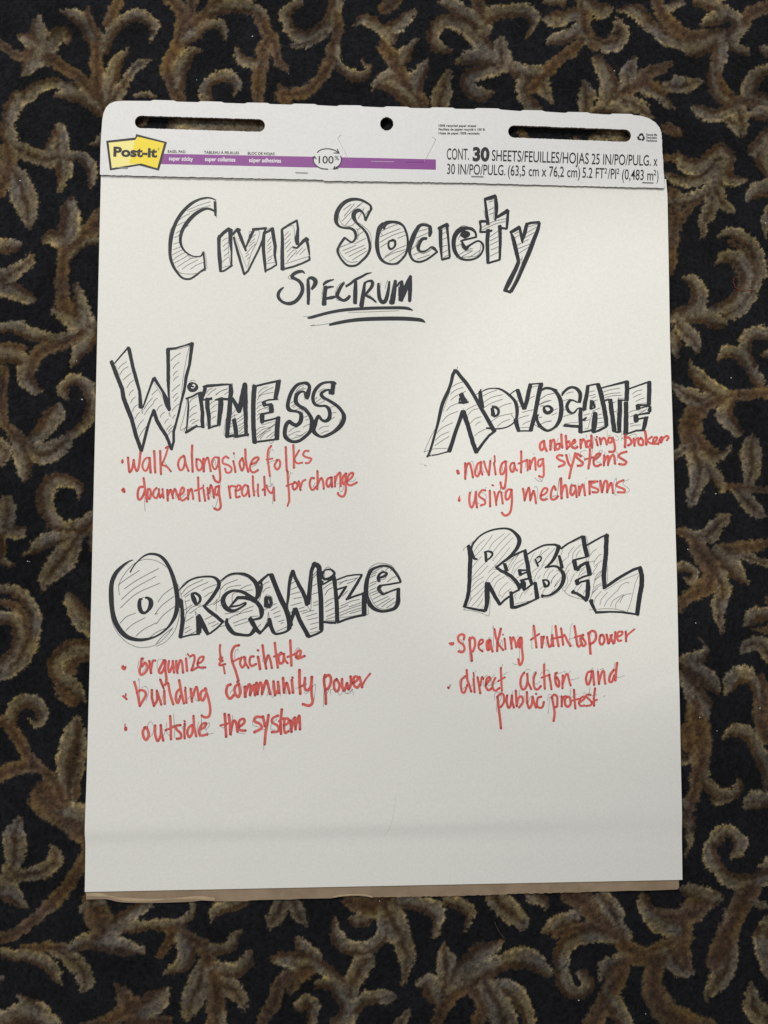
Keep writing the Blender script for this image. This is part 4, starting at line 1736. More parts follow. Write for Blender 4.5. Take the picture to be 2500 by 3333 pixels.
CARPET = """
@ 0 0 1.3272
L 160,50,10 165,110,50 175,170,90 160,230,110 125,275,60
L 125,290,60 100,320,20
R 200,210,70 235,160,60 275,135,50 292,185,15
L 180,210,80 120,175,60 80,155,20
S 185,240,80 260,280,50 330,330,50 390,390,60 440,460,70
S 0,190,35 40,215,35 90,240,40 150,245,50
L 320,385,40 240,360,45 160,380,50 90,430,50 45,490,55 30,560,60 50,620,60
L 235,410,20 300,405,50 370,425,65 430,470,70
S 430,440,70 420,350,65 420,250,60 415,170,60 390,110,65 372,35,20
L 258,50,15 310,60,45 360,100,60 400,170,60
L 450,210,50 480,130,50 530,85,55 600,65,55 650,95,50 662,140,30 645,178,12
L 455,420,60 480,330,60 505,265,55 545,208,20
B 470,440,60 520,380,50 560,315,40 605,270,35 650,257,10
S 470,90,50 490,40,50 510,0,50
S 740,0,60 780,50,60 775,150,60 745,220,60 722,290,55 740,360,55 775,435,50
L 765,370,60 780,280,70 825,225,50 872,218,12
L 790,180,50 850,125,50 915,100,45 960,120,40 972,165,14
S 830,0,45 820,60,50 785,120,55
S 940,0,60 880,60,50 800,130,55
L 905,50,60 970,30,60 1040,25,70 1100,40,60 1140,70,50
S 1110,50,60 1150,130,60 1190,200,50 1200,265,40 1245,300,14
S 1150,180,65 1130,260,55 1110,340,60 1120,440,50
L 1130,270,45 1060,265,45 1030,235,40 1025,198,12
L 890,430,45 885,375,50 930,330,50 990,325,50 1020,370,35 1003,415,12
L 578,418,12 620,408,30 668,418,20
R 1290,10,40 1240,40,50 1232,90,50 1265,140,50 1330,155,50 1400,120,60 1440,60,60 1455,0,55
B 1265,195,20 1330,180,35 1395,145,40
S 1450,50,50 1460,130,50 1435,200,50 1420,270,50 1370,350,50 1300,400,60 1230,400,55 1210,350,14
S 1205,400,40 1235,450,45
L 1440,200,40 1455,260,45 1495,315,50 1560,330,45 1588,290,30 1562,260,12
R 1515,105,12 1570,80,35 1630,110,55 1690,160,60
L 1605,385,12 1640,350,40 1690,320,60
@ 0 300 2.2132
L 120,20,80 60,180,90 70,330,110 100,400,110
S 50,400,100 60,500,120 40,600,120 0,700,90
B 110,390,110 230,450,110 340,470,120 440,460,130
R 340,400,60 400,340,90
R 440,470,130 440,370,120 430,280,90 400,222,20
L 440,470,120 460,560,110 440,640,70 408,715,16
L 480,470,80 580,465,80 650,520,90 670,600,70 655,682,14
L 655,380,16 700,360,60 760,330,90
B 90,560,90 140,650,150 175,770,175 200,880,120 205,985,14
R 470,1110,110 485,1020,150 500,920,150 495,820,110 510,748,16
L 450,1090,110 380,1040,100 320,1060,50 305,1085,20
S 450,1110,110 450,1230,90 440,1360,90 450,1500,110 490,1570,120
S 450,1150,80 540,1080,80 630,1000,110 730,910,150
L 500,1190,40 600,1080,50 740,1060,60
L 0,1110,130 80,1100,100 165,1105,14
B 0,1360,160 100,1290,110 190,1240,90 240,1165,16
L 255,1490,16 190,1480,90 100,1430,120 0,1400,140
L 545,1358,16 560,1450,80 580,1550,120 600,1650,150 610,1730,130
R 355,1580,20 440,1590,90 560,1660,150
L 0,1700,90 120,1690,100 260,1745,100 400,1770,80 520,1740,70
S 640,1700,130 500,1780,90 380,1820,100 270,1890,110 220,1980,110
R 200,1930,90 175,2040,110 230,2130,90 300,2150,14
L 0,1890,120 90,1880,110 180,1940,70
S 0,1820,40 150,1850,60
R 660,1710,140 620,1800,110 550,1890,80 500,1985,14
S 30,2000,80 20,2100,90 0,2212,90
@ 0 1200 2.2132
L 480,212,30 450,130,80 520,75,80 610,100,90 655,200,90 645,300,90 600,400,80 500,480,70
R 200,530,80 270,490,100 345,400,130 400,320,120 425,240,16
B 525,480,30 440,550,120 330,610,150 230,590,110 190,550,60
S 10,50,60 20,200,60 20,350,70 70,450,80 150,520,80 230,530,70
R 130,560,90 160,650,130 175,740,90 170,812,16
B 0,560,120 40,600,90 0,680,60
L 560,932,16 560,850,60 480,805,95 375,825,120 320,930,120 360,1050,115 430,1130,105 530,1130,95 680,1060,90
L 165,1350,14 270,1270,90 380,1220,105 515,1195,50
B 300,1612,16 345,1500,120 430,1390,170 510,1280,150 570,1180,90
S 560,1190,110 660,1090,80
R 650,1312,14 650,1220,40 680,1140,50
R 478,1608,16 520,1700,100 590,1810,150 660,1850,180
L 0,1585,60 110,1600,85 205,1680,95 250,1790,95 240,1920,95 190,2050,105 90,2160,90 0,2210,80
S 0,1690,50 100,1710,60 180,1800,60 195,1930,70 150,2060,70
L 0,1790,80 90,1800,90 140,1880,110 130,2000,110 60,2090,100 0,2130,90
B 30,900,16 40,980,110 50,1080,110 30,1180,90
R 40,1160,90 130,1180,90 190,1138,16
S 5,1200,60 15,1320,60
L 20,1380,50 50,1415,40 92,1405,12
@ 0 2000 2.2132
L 660,250,130 520,250,130 430,300,130 400,370,120 430,450,110 520,520,110 580,590,60 600,620,16
S 420,500,60 470,590,100 540,630,60
S 660,290,40 560,320,60 500,400,80
S 0,770,70 60,790,90 120,880,90 180,1000,90 250,1080,90
L 60,790,90 90,680,90 170,620,90 260,640,90 300,710,80 275,780,60 210,745,14
S 0,1160,90 100,1110,100 220,1090,100 330,1140,90 400,1220,90 450,1330,100
L 480,1310,40 455,1150,90 470,1000,120 510,860,110 550,745,20
R 520,1310,50 550,1150,100 590,1000,80 590,850,50 560,745,14
S 540,1300,70 560,1150,70
L 290,1290,20 370,1370,120 450,1430,180 540,1450,200 620,1460,200
B 145,1455,14 100,1560,110 110,1660,170 100,1760,120 60,1840,90
B 90,1880,50 200,1860,70 300,1840,110 390,1780,100 390,1700,60 370,1690,14
L 0,1930,110 80,1980,110 130,2040,90 180,2085,20
S 620,1600,60 600,1750,90 540,1870,100 450,1990,100 350,2100,100 240,2200,90 100,2300,80 -40,2340,80
@ 0 2600 1.3272
L 0,665,50 80,670,50 160,690,60 220,730,60 260,800,14
S 100,640,30 200,640,45 280,650,60
B 230,650,40 300,690,70 350,740,80 370,790,60 345,838,14
L 310,640,40 380,610,70 450,620,80 540,640,70 600,650,40 620,660,14
S 380,420,60 420,500,110 440,580,90 360,620,60
L 350,490,14 375,460,50 430,450,60
R 440,590,70 510,540,80 580,490,60 640,450,40
L 480,560,40 600,550,45 700,545,45 790,530,40 830,480,30 830,440,20
S 740,550,50 730,620,50 690,680,30
R 780,560,60 800,630,70 790,710,65 705,755,16
S 770,560,50 870,640,70 910,720,70 930,800,80 930,880,80 930,990,90
L 900,650,60 980,640,50 1010,600,40 1040,570,14
L 910,730,70 1000,740,70 1060,710,60 1085,650,14
B 880,720,70 850,820,100 820,890,80 805,945,16
B 960,800,90 1020,840,80 1060,905,30
L 940,930,60 960,985,40
L 905,530,14 930,480,50 1010,450,60 1060,440,30
B 1160,550,20 1190,500,80 1220,440,70
B 1320,545,14 1290,490,60 1270,440,50
B 0,120,200
B 80,75,14 60,150,90 65,210,100 50,290,60 30,340,50
B 30,350,40 120,330,50 200,300,70 240,250,50 220,205,14
L 0,390,60 60,420,70 110,465,20
S 200,0,150 290,80,120 370,140,120
L -10,980,80 60,930,90 150,930,120 220,980,80
R 80,850,14 140,900,70 200,960,60
S 490,795,14 540,860,80 540,920,70 420,970,60 350,990,50
S 580,970,70 600,930,70 580,880,60
R 600,930,70 660,880,100 710,840,50 715,810,16
S 560,960,40 720,960,50
L 0,770,30 20,775,10
R 1165,690,20 1220,690,60 1300,700,80 1350,700,70 1420,750,50 1500,820,60
L 1275,595,12 1310,640,60 1370,680,50
S 1240,760,50 1200,810,60 1180,880,60 1130,960,50
S 1330,730,80 1270,780,70 1255,850,14
L 1290,900,50 1330,860,50 1355,900,50 1340,990,50
L 1440,510,14 1450,590,60 1510,640,70 1590,640,70 1650,590,60 1659,500,60
L 1510,510,20 1550,520,60 1600,510,40
S 1500,440,60 1600,460,90 1659,440,90
B 1510,840,60 1530,780,80 1570,710,80 1605,685,20
L 1370,800,40 1430,800,50 1480,860,70 1500,930,90 1460,990,80
L 1500,930,60 1570,870,60 1659,850,60
@ 1250 2600 1.3272
B 0,460,120 50,560,110 90,640,80 95,700,60 80,800,14
L 50,435,60 150,450,70 230,490,70 215,600,16
L 270,435,50 340,460,60 375,500,40 350,575,14
B 480,430,80 540,480,90 590,530,60 610,560,16
R 640,425,60 700,440,40 695,475,14
S 800,420,70 860,440,100 900,500,80 950,540,80
B 940,420,60 980,470,80 1010,540,70 1030,600,70
L 685,580,16 740,540,70 810,510,60
S 740,580,40 850,560,70 980,580,70 1050,640,70 1130,680,60 1210,680,60
L 1000,600,50 900,590,60 800,620,70 765,700,65 780,790,70 830,840,60 880,800,50 850,755,40
L 930,780,14 950,720,50 1020,680,50
S 960,740,60 1050,700,50 1180,700,60
S 1030,740,60 980,820,80 940,900,80 890,980,80
L 960,830,60 1000,900,90 1050,990,60
R 1110,420,40 1130,480,60 1190,550,70 1270,570,60
S 1180,500,70 1280,510,80 1360,450,80 1430,420,40
L 1290,390,30 1350,390,50 1430,430,50
S 1290,520,80 1290,600,70 1290,660,70 1310,740,40
R 1210,640,70 1240,700,60 1280,745,50 1335,745,14
S 1180,690,70 1160,800,90 1190,880,110 1260,950,110 1400,990,90
R 1545,245,20 1510,235,30 1530,180,50 1490,140,50 1430,170,55 1405,240,60 1440,310,60 1520,350,60 1600,350,60 1659,340,60
S 1590,380,80 1550,450,80 1500,550,80 1480,640,70 1440,700,90 1410,690,40
L 1470,490,20 1455,560,20
B 1500,640,60 1470,740,90 1420,820,60 1395,870,16
L 1590,440,20 1640,460,30 1659,465,30
R 1659,530,60 1630,620,80 1659,740,60
B 1575,800,20 1600,900,90 1659,960,90
L 145,810,20 190,790,70 220,850,80
B 265,630,16 270,700,80 270,780,90 250,850,70
R 260,850,70 330,740,70 420,660,80 515,610,16
L 280,830,70 400,760,90 520,700,80 620,690,90 710,750,40
S 210,990,50 250,900,60 310,840,50 380,830,50 430,900,60 400,960,70
B 520,960,100 480,860,110 440,800,80
L 510,800,60 580,850,70 610,920,60 630,990,50
B 0,860,60 45,860,16
B 60,990,60 100,920,30
R 1310,0,40 1320,100,40 1300,250,14
B 1440,0,60 1500,0,20
L 1555,40,16 1620,10,50 1659,0,60
L 1625,290,14 1659,270,40
@ 2120 400 2.2132
R 560,0,60 630,30,90 625,95,16
S 100,40,90 160,50,90 190,95,20
L 820,70,20 800,140,110 800,240,130 830,340,90 850,410,30
L 680,560,20 730,490,90 860,460,120
B 820,820,16 810,730,60 850,620,80
R 185,200,20 230,280,90 320,310,110 420,260,110 490,200,120 560,240,90
R 100,370,60 220,410,80 350,400,80 450,330,100 530,250,100
L 130,570,90 250,540,90 380,500,90 470,420,110 540,330,120 560,240,70
S 560,240,60 570,320,60
R 520,400,110 600,410,90 672,408,20
B 470,500,100 520,580,80 592,642,14
B 430,560,90 410,640,110 380,730,70 352,828,14
S 150,500,80 165,620,100 160,800,90 150,1000,60 140,1090,30
S 330,560,50 230,660,60 170,800,50
S 90,240,50 170,250,60
L 475,820,20 590,785,75 700,850,90 770,960,90 780,1080,90 730,1210,90 640,1330,90 540,1400,60
S 560,850,30 680,930,50 740,1060,60 720,1180,60
L 445,1022,16 520,960,80 610,970,110 680,1050,130 690,1150,130 630,1250,110 540,1320,90 430,1345,50
L 225,1110,20 300,1130,90 345,1220,120 320,1320,120 240,1370,110 150,1400,100
L 250,1390,100 370,1390,120 460,1430,110 548,1455,20
B 200,1460,90 280,1540,110 340,1645,25
R 150,1520,60 175,1600,80 180,1692,16
L 485,1690,20 540,1640,90 630,1660,90 700,1750,80 780,1850,80
R 840,1660,70 780,1660,20
L 740,1800,70 680,1680,80 670,1560,100 740,1500,90 860,1520,100
L 275,1718,16 330,1810,90 420,1900,110 520,1960,80
B 158,1895,40 250,1950,120 350,2000,120 440,1960,70
S 860,1930,100 700,1950,80 560,1970,80 430,2010,90 330,2090,110 280,2212,140
R 580,1970,60 530,2050,110 540,2130,110 620,2220,80
@ 2120 1350 2.2132
R 500,0,90 560,50,80 625,112,14
S 300,0,140 265,80,140 280,180,150
B 280,150,150 320,290,150 350,400,160 320,500,120 290,600,90 270,628,40
S 290,120,110 370,220,90 460,290,90
R 440,320,50 530,290,50 562,225,14
B 160,290,70 240,240,90
L 400,350,100 460,440,90 500,520,60 478,568,16
B 740,142,30 715,230,130 720,330,150 720,420,120 695,500,60
S 860,545,50 700,530,60 560,520,50 490,500,40
B 590,530,60 680,620,110 760,690,100 828,722,16
S 180,820,40 280,880,90 350,980,120 430,1080,150 430,1200,150 330,1270,110 240,1320,90 190,1400,70
B 562,708,20 500,770,110 420,850,120 330,880,100 200,830,30
L 470,980,100 570,1080,130 640,1160,90 715,1208,16
B 480,1150,130 515,1270,110 480,1400,90 510,1582,14
S 860,900,60 700,950,80 520,960,90
B 860,1070,50 680,1020,60 540,990,60
R 235,1180,16 280,1200,60 315,1130,60 250,1085,70 190,1110,70
L 668,1512,20 740,1440,100 860,1430,90
S 720,1530,20 860,1550,80
B 640,1720,20 690,1660,90 780,1650,100 860,1740,120
L 530,2012,20 575,1910,110 655,1870,120 735,1920,110 780,2050,100 790,2212,100
R 355,1615,16 395,1690,50 330,1750,90 230,1760,80
L 210,1780,60 320,1830,110 420,1910,120 483,2005,16
R 210,1860,60 300,1980,120 370,2080,120
S 830,1320,30 841,1370,40
@ 2120 2100 2.2132
L 390,480,60 300,430,60 240,330,40
S 330,400,140 340,560,170 350,700,160 360,850,130 320,1000,110 280,1150,90 250,1280,70
R 210,780,60 240,830,50 320,760,50 370,640,30
S 250,600,100 270,700,120
L 250,1250,60 270,1400,50 235,1535,14
L 385,920,60 410,1000,80 480,1070,90 570,1080,90 620,1020,80 620,950,30
S 790,230,60 790,400,130 800,560,120 841,650,120
L 512,670,20 580,610,80 680,630,100 760,730,110 810,850,100 841,1000,80
L 665,1180,20 730,1100,100 860,1110,120
R 575,1520,30 620,1490,60 645,1410,80 580,1340,80 490,1350,90 430,1430,90 430,1540,100 500,1640,100 600,1700,100 720,1690,100 860,1670,90
S 700,1750,130 640,1850,130 580,1970,130 520,2100,140 480,2212,150
L 520,1900,20 500,2020,30
R 860,1610,60 780,1590,20
L 700,1840,20 770,1880,40 860,1890,40
L 860,1960,60 790,2100,120 841,2212,100
L 220,1770,30 310,1770,110 420,1830,110 475,1830,30
S 420,1830,90 320,1930,110 220,1980,130 230,2100,140 200,2212,120
R 0,1930,70 100,2010,90 200,2040,80
S 0,2190,60 140,2130,70
@ 1250 0 1.3272
S 0,30,60 50,0,60
R 0,130,60 60,110,60 110,60,40 125,40,14
S 0,200,60 40,260,70 90,360,80 150,440,90
L 65,285,16 90,230,60 135,165,20
L 130,440,60 125,370,70 150,310,60 190,255,16
B 240,470,60 250,400,80 275,310,30
L 0,350,70 60,380,80 130,440,80
R 285,215,20 230,200,50 210,140,60 260,90,60 340,110,70 410,170,80 440,210,70
L 235,10,14 290,20,50 360,60,60 430,120,70
L 420,130,60 450,60,60 530,40,60 620,50,60 645,90,50 610,150,14
S 400,0,60 430,80,60
B 500,160,16 500,200,60 510,260,80 500,290,60
L 295,265,14 360,250,60 440,240,70 510,270,60 600,310,60 680,310,60
R 465,395,14 420,405,60 370,380,60 370,330,60 450,300,60 530,290,50
S 860,170,50 800,230,45 740,270,50 680,320,60 650,370,60 600,390,30
R 600,330,50 590,390,50 630,450,60 660,470,40
B 680,310,50 690,380,60 735,442,14
R 690,80,20 730,80,60 800,60,60 850,60,60
L 700,180,14 760,160,60 830,130,60
S 850,0,50 860,80,60 870,140,60 920,190,60 980,180,60
R 860,150,60 930,190,60 1000,190,60 1040,140,50 1010,100,40 985,140,20
R 870,20,60 930,50,70 970,30,40
L 690,10,20 760,0,50
R 900,240,16 940,290,70 970,360,80 950,440,60
B 860,345,16 875,400,70 870,470,60
B 1085,235,16 1060,300,60 1040,370,60 1000,410,60
S 1010,400,60 1080,370,60 1150,310,60 1240,275,20
S 1050,370,60 1130,360,60 1200,400,60
B 1210,370,30 1290,360,70 1380,350,14
R 1100,380,30 1180,410,50 1250,470,14
B 1030,430,60 1100,460,60 1160,510,20
L 900,475,20 980,465,60 1050,490,30
R 1010,40,16 1090,45,60 1150,110,60 1220,160,60 1300,190,60 1400,160,60 1450,150,60
S 1180,0,60 1200,60,60 1280,140,70 1400,160,60
R 1200,20,14 1240,30,40 1280,10,30
L 1365,105,16 1420,80,60 1490,60,70 1540,110,60 1500,170,60 1560,225,30
S 1659,30,60 1580,60,60 1540,110,60
L 1300,235,16 1370,210,60 1440,160,70 1450,240,60 1420,330,50 1440,400,60 1500,440,50
S 1440,240,50 1430,330,50 1470,400,50 1540,430,60 1620,430,60
R 1330,460,16 1380,480,60 1440,500,60 1500,470,50
B 1510,440,60 1540,510,60 1550,585,14
R 1659,290,50 1600,330,70 1580,400,70 1659,440,60
L 1560,500,20 1620,490,60 1659,500,50
L 1350,0,40 1420,20,60 1500,60,60
R 1600,650,60 1659,590,80
L 1570,850,20 1620,820,60 1659,810,60
L 1640,200,30 1659,230,30
@ 300 300 2.37
R 600,270,60 680,225,90 800,240,100 950,240,100 1100,250,100 1240,250,90 1400,270,100
S 340,250,40 380,230,60 400,200,60
R 1450,300,200 1300,330,160 1000,340,160 800,330,120 600,300,60
@ 1400 330 2.0738
L 1320,280,60 1270,230,90 1180,220,90 1090,245,60
S 960,240,20 1010,255,40
S 600,200,40 640,240,40
"""

# ------------------------------------------------------------------ the carpet
def smooth_pts(P, sub):
    """Catmull-Rom through P (n,k)"""
    P = np.asarray(P, float)
    if len(P) < 3:
        t = np.linspace(0, 1, sub + 1)[:, None]
        return np.concatenate([P[i] + (P[i + 1] - P[i]) * t[(1 if i else 0):] for i in range(len(P) - 1)])
    Q = np.vstack([2 * P[0] - P[1], P, 2 * P[-1] - P[-2]])
    out = [P[0]]
    for i in range(1, len(Q) - 2):
        p0, p1, p2, p3 = Q[i - 1], Q[i], Q[i + 1], Q[i + 2]
        for k in range(1, sub + 1):
            t = k / sub
            out.append(0.5 * (2 * p1 + (p2 - p0) * t + (2 * p0 - 5 * p1 + 4 * p2 - p3) * t * t + (3 * p1 - p0 - 3 * p2 + p3) * t ** 3))
    return np.array(out)

def parse(text):
    blocks = []
    for ln in text.strip().splitlines():
        ln = ln.strip()
        if not ln:
            continue
        if ln[0] == '@':
            blocks.append((ln[1:].strip(), []))
            continue
        blocks[-1][1].append(ln.split())
    return blocks

PAD = 60            # margin of the pattern map, in photo pixels
CELL = 3.0
mw = int((W_PX + 2 * PAD) / CELL); mh = int((H_PX + 2 * PAD) / CELL)
INN = np.zeros((mh, mw)); SID = np.zeros((mh, mw)); TYP = np.zeros((mh, mw), int)
for head_, rows in parse(CARPET):
    ox, oy, sc = map(float, head_.split())
    for row in rows:
        kind = 'SBLR'.index(row[0])
        pts = []; w = 60.0
        for tok in row[1:]:
            v = [float(a) for a in tok.split(',')]
            if len(v) > 2:
                w = v[2]
            pts.append((ox + v[0] / sc, oy + v[1] / sc, w / sc / 2))
        if len(pts) < 2:
            continue
        Q = smooth_pts(pts, 10)
        seg = np.gradient(Q[:, :2], axis=0)
        seg /= np.linalg.norm(seg, axis=1)[:, None] + 1e-9
        for (x, y, r), (tx, ty) in zip(Q, seg):
            r = max(r * 1.09, 4)
            i0 = int((y + PAD - r) / CELL); i1 = int((y + PAD + r) / CELL) + 2
            j0 = int((x + PAD - r) / CELL); j1 = int((x + PAD + r) / CELL) + 2
            i0 = max(i0, 0); j0 = max(j0, 0); i1 = min(i1, mh); j1 = min(j1, mw)
            if i0 >= i1 or j0 >= j1:
                continue
            yy, xx = np.mgrid[i0:i1, j0:j1]
            dx = xx * CELL - PAD - x; dy = yy * CELL - PAD - y
            inn = 1 - np.sqrt(dx * dx + dy * dy) / r
            sd = (dx * -ty + dy * tx) / r          # + is right of travel (y grows downwards)
            m_ = inn > INN[i0:i1, j0:j1]
            INN[i0:i1, j0:j1][m_] = inn[m_]
            SID[i0:i1, j0:j1][m_] = sd[m_]
            TYP[i0:i1, j0:j1][m_] = kind + 1

# the pattern goes on where the pad hides it (and in the repeats beyond the picture)
r0, r1 = int((470 + PAD) / CELL), int((2760 + PAD) / CELL)
c0, c1 = int((430 + PAD) / CELL), int((2060 + PAD) / CELL)
band = int(330 / CELL)
for k, r in enumerate(range(r0, r1, band)):
    h = min(band, r1 - r)
    src = int(PAD / CELL) if k % 2 == 0 else mh - int(PAD / CELL) - band
    rows_ = np.arange(src, src + h)
    cols_ = (np.arange(c0, c1) + 173 * k) % mw
    for A_ in (INN, SID, TYP):
        A_[r:r + h, c0:c1] = A_[np.ix_(rows_, cols_)]

Z_CARPET = -0.0048
def axis(lo, hi, out, fine):
    core = np.arange(lo, hi, fine)
    ext = np.cumsum(np.linspace(0.003, 0.012, int((out) / 0.0075)))
    return np.concatenate([(lo - ext)[::-1], core, hi + ext])
FINE = 0.00125
xs = axis(-0.485, 0.475, 0.5, FINE)
ys = axis(-0.640, 0.625, 0.5, FINE)
XX, YY = np.meshgrid(xs, ys)
jx = rng.normal(0, 0.0003, XX.shape); jy = rng.normal(0, 0.0003, XX.shape)
X2 = XX + jx; Y2 = YY + jy
px, py = to_px(X2, Y2, Z_CARPET)
# the frayed outline: tufts lean over the edges of each motif
px = px + 12 * (vnoise(px / 9, py / 9, 11) - 0.5) + rng.normal(0, 1.5, px.shape) + 10 * (vnoise(px / 40, py / 40, 13) - 0.5)
py = py + 12 * (vnoise(px / 9 + 50, py / 9, 12) - 0.5) + rng.normal(0, 1.5, px.shape) + 10 * (vnoise(px / 40, py / 40, 14) - 0.5)
def fold(v, n):
    v = np.abs(v); v = v % (2 * n)
    return np.where(v > n, 2 * n - v, v)
fx = fold(px, W_PX) ; fy = fold(py, H_PX)
ii = np.clip(((fy + PAD) / CELL).astype(int), 0, mh - 1); jj = np.clip(((fx + PAD) / CELL).astype(int), 0, mw - 1)
inn = INN[ii, jj]; sd = SID[ii, jj]; ty = TYP[ii, jj]
def ramp(t, stops):
    ts = [s[0] for s in stops]
    return np.stack([np.interp(t, ts, [s[1][k] for s in stops]) for k in range(3)], -1)
GOLD = (0.345, 0.272, 0.148); GREY = (0.132, 0.107, 0.072); BRN = (0.050, 0.029, 0.016); TAN = (0.120, 0.081, 0.038)
NAVY = (0.0074, 0.0080, 0.0096)
leafc = ramp(np.where(ty == 3, -sd, sd), [(-1, TAN), (-0.8, BRN), (-0.4, BRN), (0.0, GREY), (0.6, GREY), (0.82, GOLD), (1, GOLD)])
bothc = ramp(np.abs(sd), [(0, BRN), (0.12, BRN), (0.34, GREY), (0.75, GREY), (0.9, GOLD), (1, GOLD)])
stemc = ramp(np.abs(sd), [(0, BRN), (0.35, (0.085, 0.050, 0.028)), (0.75, TAN), (1, (0.115, 0.085, 0.055))])
c = np.where((ty >= 3)[..., None], leafc, np.where((ty == 2)[..., None], bothc, stemc))
# wandering dye: some stretches amber, some greyer, some dull
n1 = vnoise(fx / 55, fy / 55, 21)[..., None]; n2 = vnoise(fx / 90 + 7, fy / 90, 22)[..., None]
c = c * (1 + (n1 - 0.5) * np.array([0.34, 0.2, -0.4])) * (0.60 + 0.72 * n2)
for _ in range(1):                                   # neighbouring yarns blend
    c = (c + np.roll(c, 1, 0) + np.roll(c, -1, 0) + np.roll(c, 1, 1) + np.roll(c, -1, 1)) / 5
c = c * 0.94
tuft = vnoise(X2 / 0.0034, Y2 / 0.0034, 31)[..., None]
edge = np.clip(inn * 6.5, 0, 1)[..., None]
c = np.array(NAVY) * (0.7 + 0.6 * n2) * (1 - edge) + c * edge
c = c * (0.52 + 0.72 * tuft + rng.normal(0, 0.15, XX.shape)[..., None])
c = np.clip(c, 0.002, 0.8)
ZZ = Z_CARPET + 0.0013 * (vnoise(X2 / 0.0034, Y2 / 0.0034, 31) - 0.5) + rng.normal(0, 0.00042, XX.shape) \
    + 0.0008 * (vnoise(X2 / 0.02, Y2 / 0.02, 33) - 0.5) - 0.0004 * (1 - edge[..., 0])
# leave out what lies hidden under the middle of the pad
cxm = (XX[:-1, :-1] + XX[1:, 1:]) / 2; cym = (YY[:-1, :-1] + YY[1:, 1:]) / 2
keep = ~((np.abs(cxm) < 0.29) & (cym < 0.34) & (cym > -0.36))

def carpet_material():
    m = bpy.data.materials.new('cut_pile_carpet')
    m.use_nodes = True
    nt = m.node_tree
    b = nt.nodes['Principled BSDF']
    b.inputs['Roughness'].default_value = 0.95
    b.inputs['Specular IOR Level'].default_value = 0.05
    b.inputs['Sheen Weight'].default_value = 0.06
    b.inputs['Sheen Roughness'].default_value = 0.6
    a = nt.nodes.new('ShaderNodeAttribute'); a.attribute_name = 'dye'
    tc = nt.nodes.new('ShaderNodeTexCoord')
    n = nt.nodes.new('ShaderNodeTexNoise'); n.inputs['Scale'].default_value = 900; n.inputs['Detail'].default_value = 3
    nt.links.new(tc.outputs['Object'], n.inputs['Vector'])
    r = nt.nodes.new('ShaderNodeMapRange')
    r.inputs['From Min'].default_value = 0.25; r.inputs['From Max'].default_value = 0.75
    r.inputs['To Min'].default_value = 0.65; r.inputs['To Max'].default_value = 1.35
    nt.links.new(n.outputs['Fac'], r.inputs['Value'])
    v = nt.nodes.new('ShaderNodeVectorMath'); v.operation = 'SCALE'
    nt.links.new(a.outputs['Color'], v.inputs[0]); nt.links.new(r.outputs['Result'], v.inputs['Scale'])
    nt.links.new(v.outputs['Vector'], b.inputs['Base Color'])
    return m

carpet = grid_mesh('carpet', X2, Y2, ZZ, carpet_material(), keep=keep, smooth=False)
carpet['kind'] = 'structure'
carpet['label'] = 'dark navy cut pile carpet with tan and brown acanthus scrolls'
ca = carpet.data.color_attributes.new('dye', 'FLOAT_COLOR', 'POINT')
buf = np.concatenate([c.reshape(-1, 3), np.ones((c.shape[0] * c.shape[1], 1))], 1).astype(np.float32)
if len(ca.data) == len(buf):
    ca.data.foreach_set('color', buf.ravel())

# ------------------------------------------------------------------ the easel pad
pad = bpy.data.objects.new('easel_pad', None)
COL.objects.link(pad)
pad.empty_display_size = 0.1
pad['label'] = 'large white easel pad with handwritten black headings and red notes lying on the carpet'
pad['category'] = 'easel pad'

def lerp_poly(pts, y):
    return float(np.interp(y, [p[1] for p in pts], [p[0] for p in pts]))

LEFT = [(330.2, 542), (276.2, 2903)]
RIGHT = [(2167, 584), (2171.7, 636), (2179.6, 1100), (2187.3, 1350), (2202.6, 1892), (2211.7, 2349), (2221, 2863.5)]
def sheet_grid(dz, inset, nu=150, nv=190):
    u = np.linspace(0, 1, nu); v = np.linspace(0, 1, nv)
    PX = np.zeros((nv, nu, 2))
    for a, vv in enumerate(v):
        yl = 542 + (2903 - 542) * vv; yr = 584 + (2863.5 - 584) * vv
        l = (lerp_poly(LEFT, yl) + inset, yl); r = (lerp_poly(RIGHT, yr) - inset, yr)
        PX[a, :, 0] = l[0] + (r[0] - l[0]) * u
        PX[a, :, 1] = l[1] + (r[1] - l[1]) * u + (0 if a < nv - 1 else 0)
    P = ray(PX.reshape(-1, 2), dz).reshape(nv, nu, 3)
    return P

def thick_grid(name, P, thick, m, parent):
    """sheet with closed edges: top from P, underside 'thick' lower"""
    nv, nu, _ = P.shape
    top = P.reshape(-1, 3); bot = top.copy(); bot[:, 2] -= thick
    V = np.vstack([top, bot, top, bot]); n = nu * nv      # the rim has vertices of its own, so the cut edge stays crisp
    I = np.arange(n).reshape(nv, nu)
    F = []
    A = np.stack([I[:-1, :-1], I[1:, :-1], I[1:, 1:], I[:-1, 1:]], -1).reshape(-1, 4)
    F += A.tolist() + (A[:, ::-1] + n).tolist()
    rim = list(I[0, :]) + list(I[1:, -1]) + list(I[-1, -2::-1]) + list(I[-2:0:-1, 0])
    for a, b in zip(rim, rim[1:] + rim[:1]):
        F.append([int(a + 2 * n), int(b + 2 * n), int(b + 3 * n), int(a + 3 * n)])
    used = np.zeros(4 * n, bool); used[np.unique(np.concatenate([np.ravel(f_) for f_ in F]))] = True
    new = np.cumsum(used) - 1
    F = [[int(new[i]) for i in f_] for f_ in F]
    o = mesh_obj(name, V[used], F, m, parent)
    fl = np.zeros(len(F), bool); fl[:len(A)] = True      # crisp cut edges
    o.data.polygons.foreach_set('use_smooth', fl)
    o.data.update()
    return o

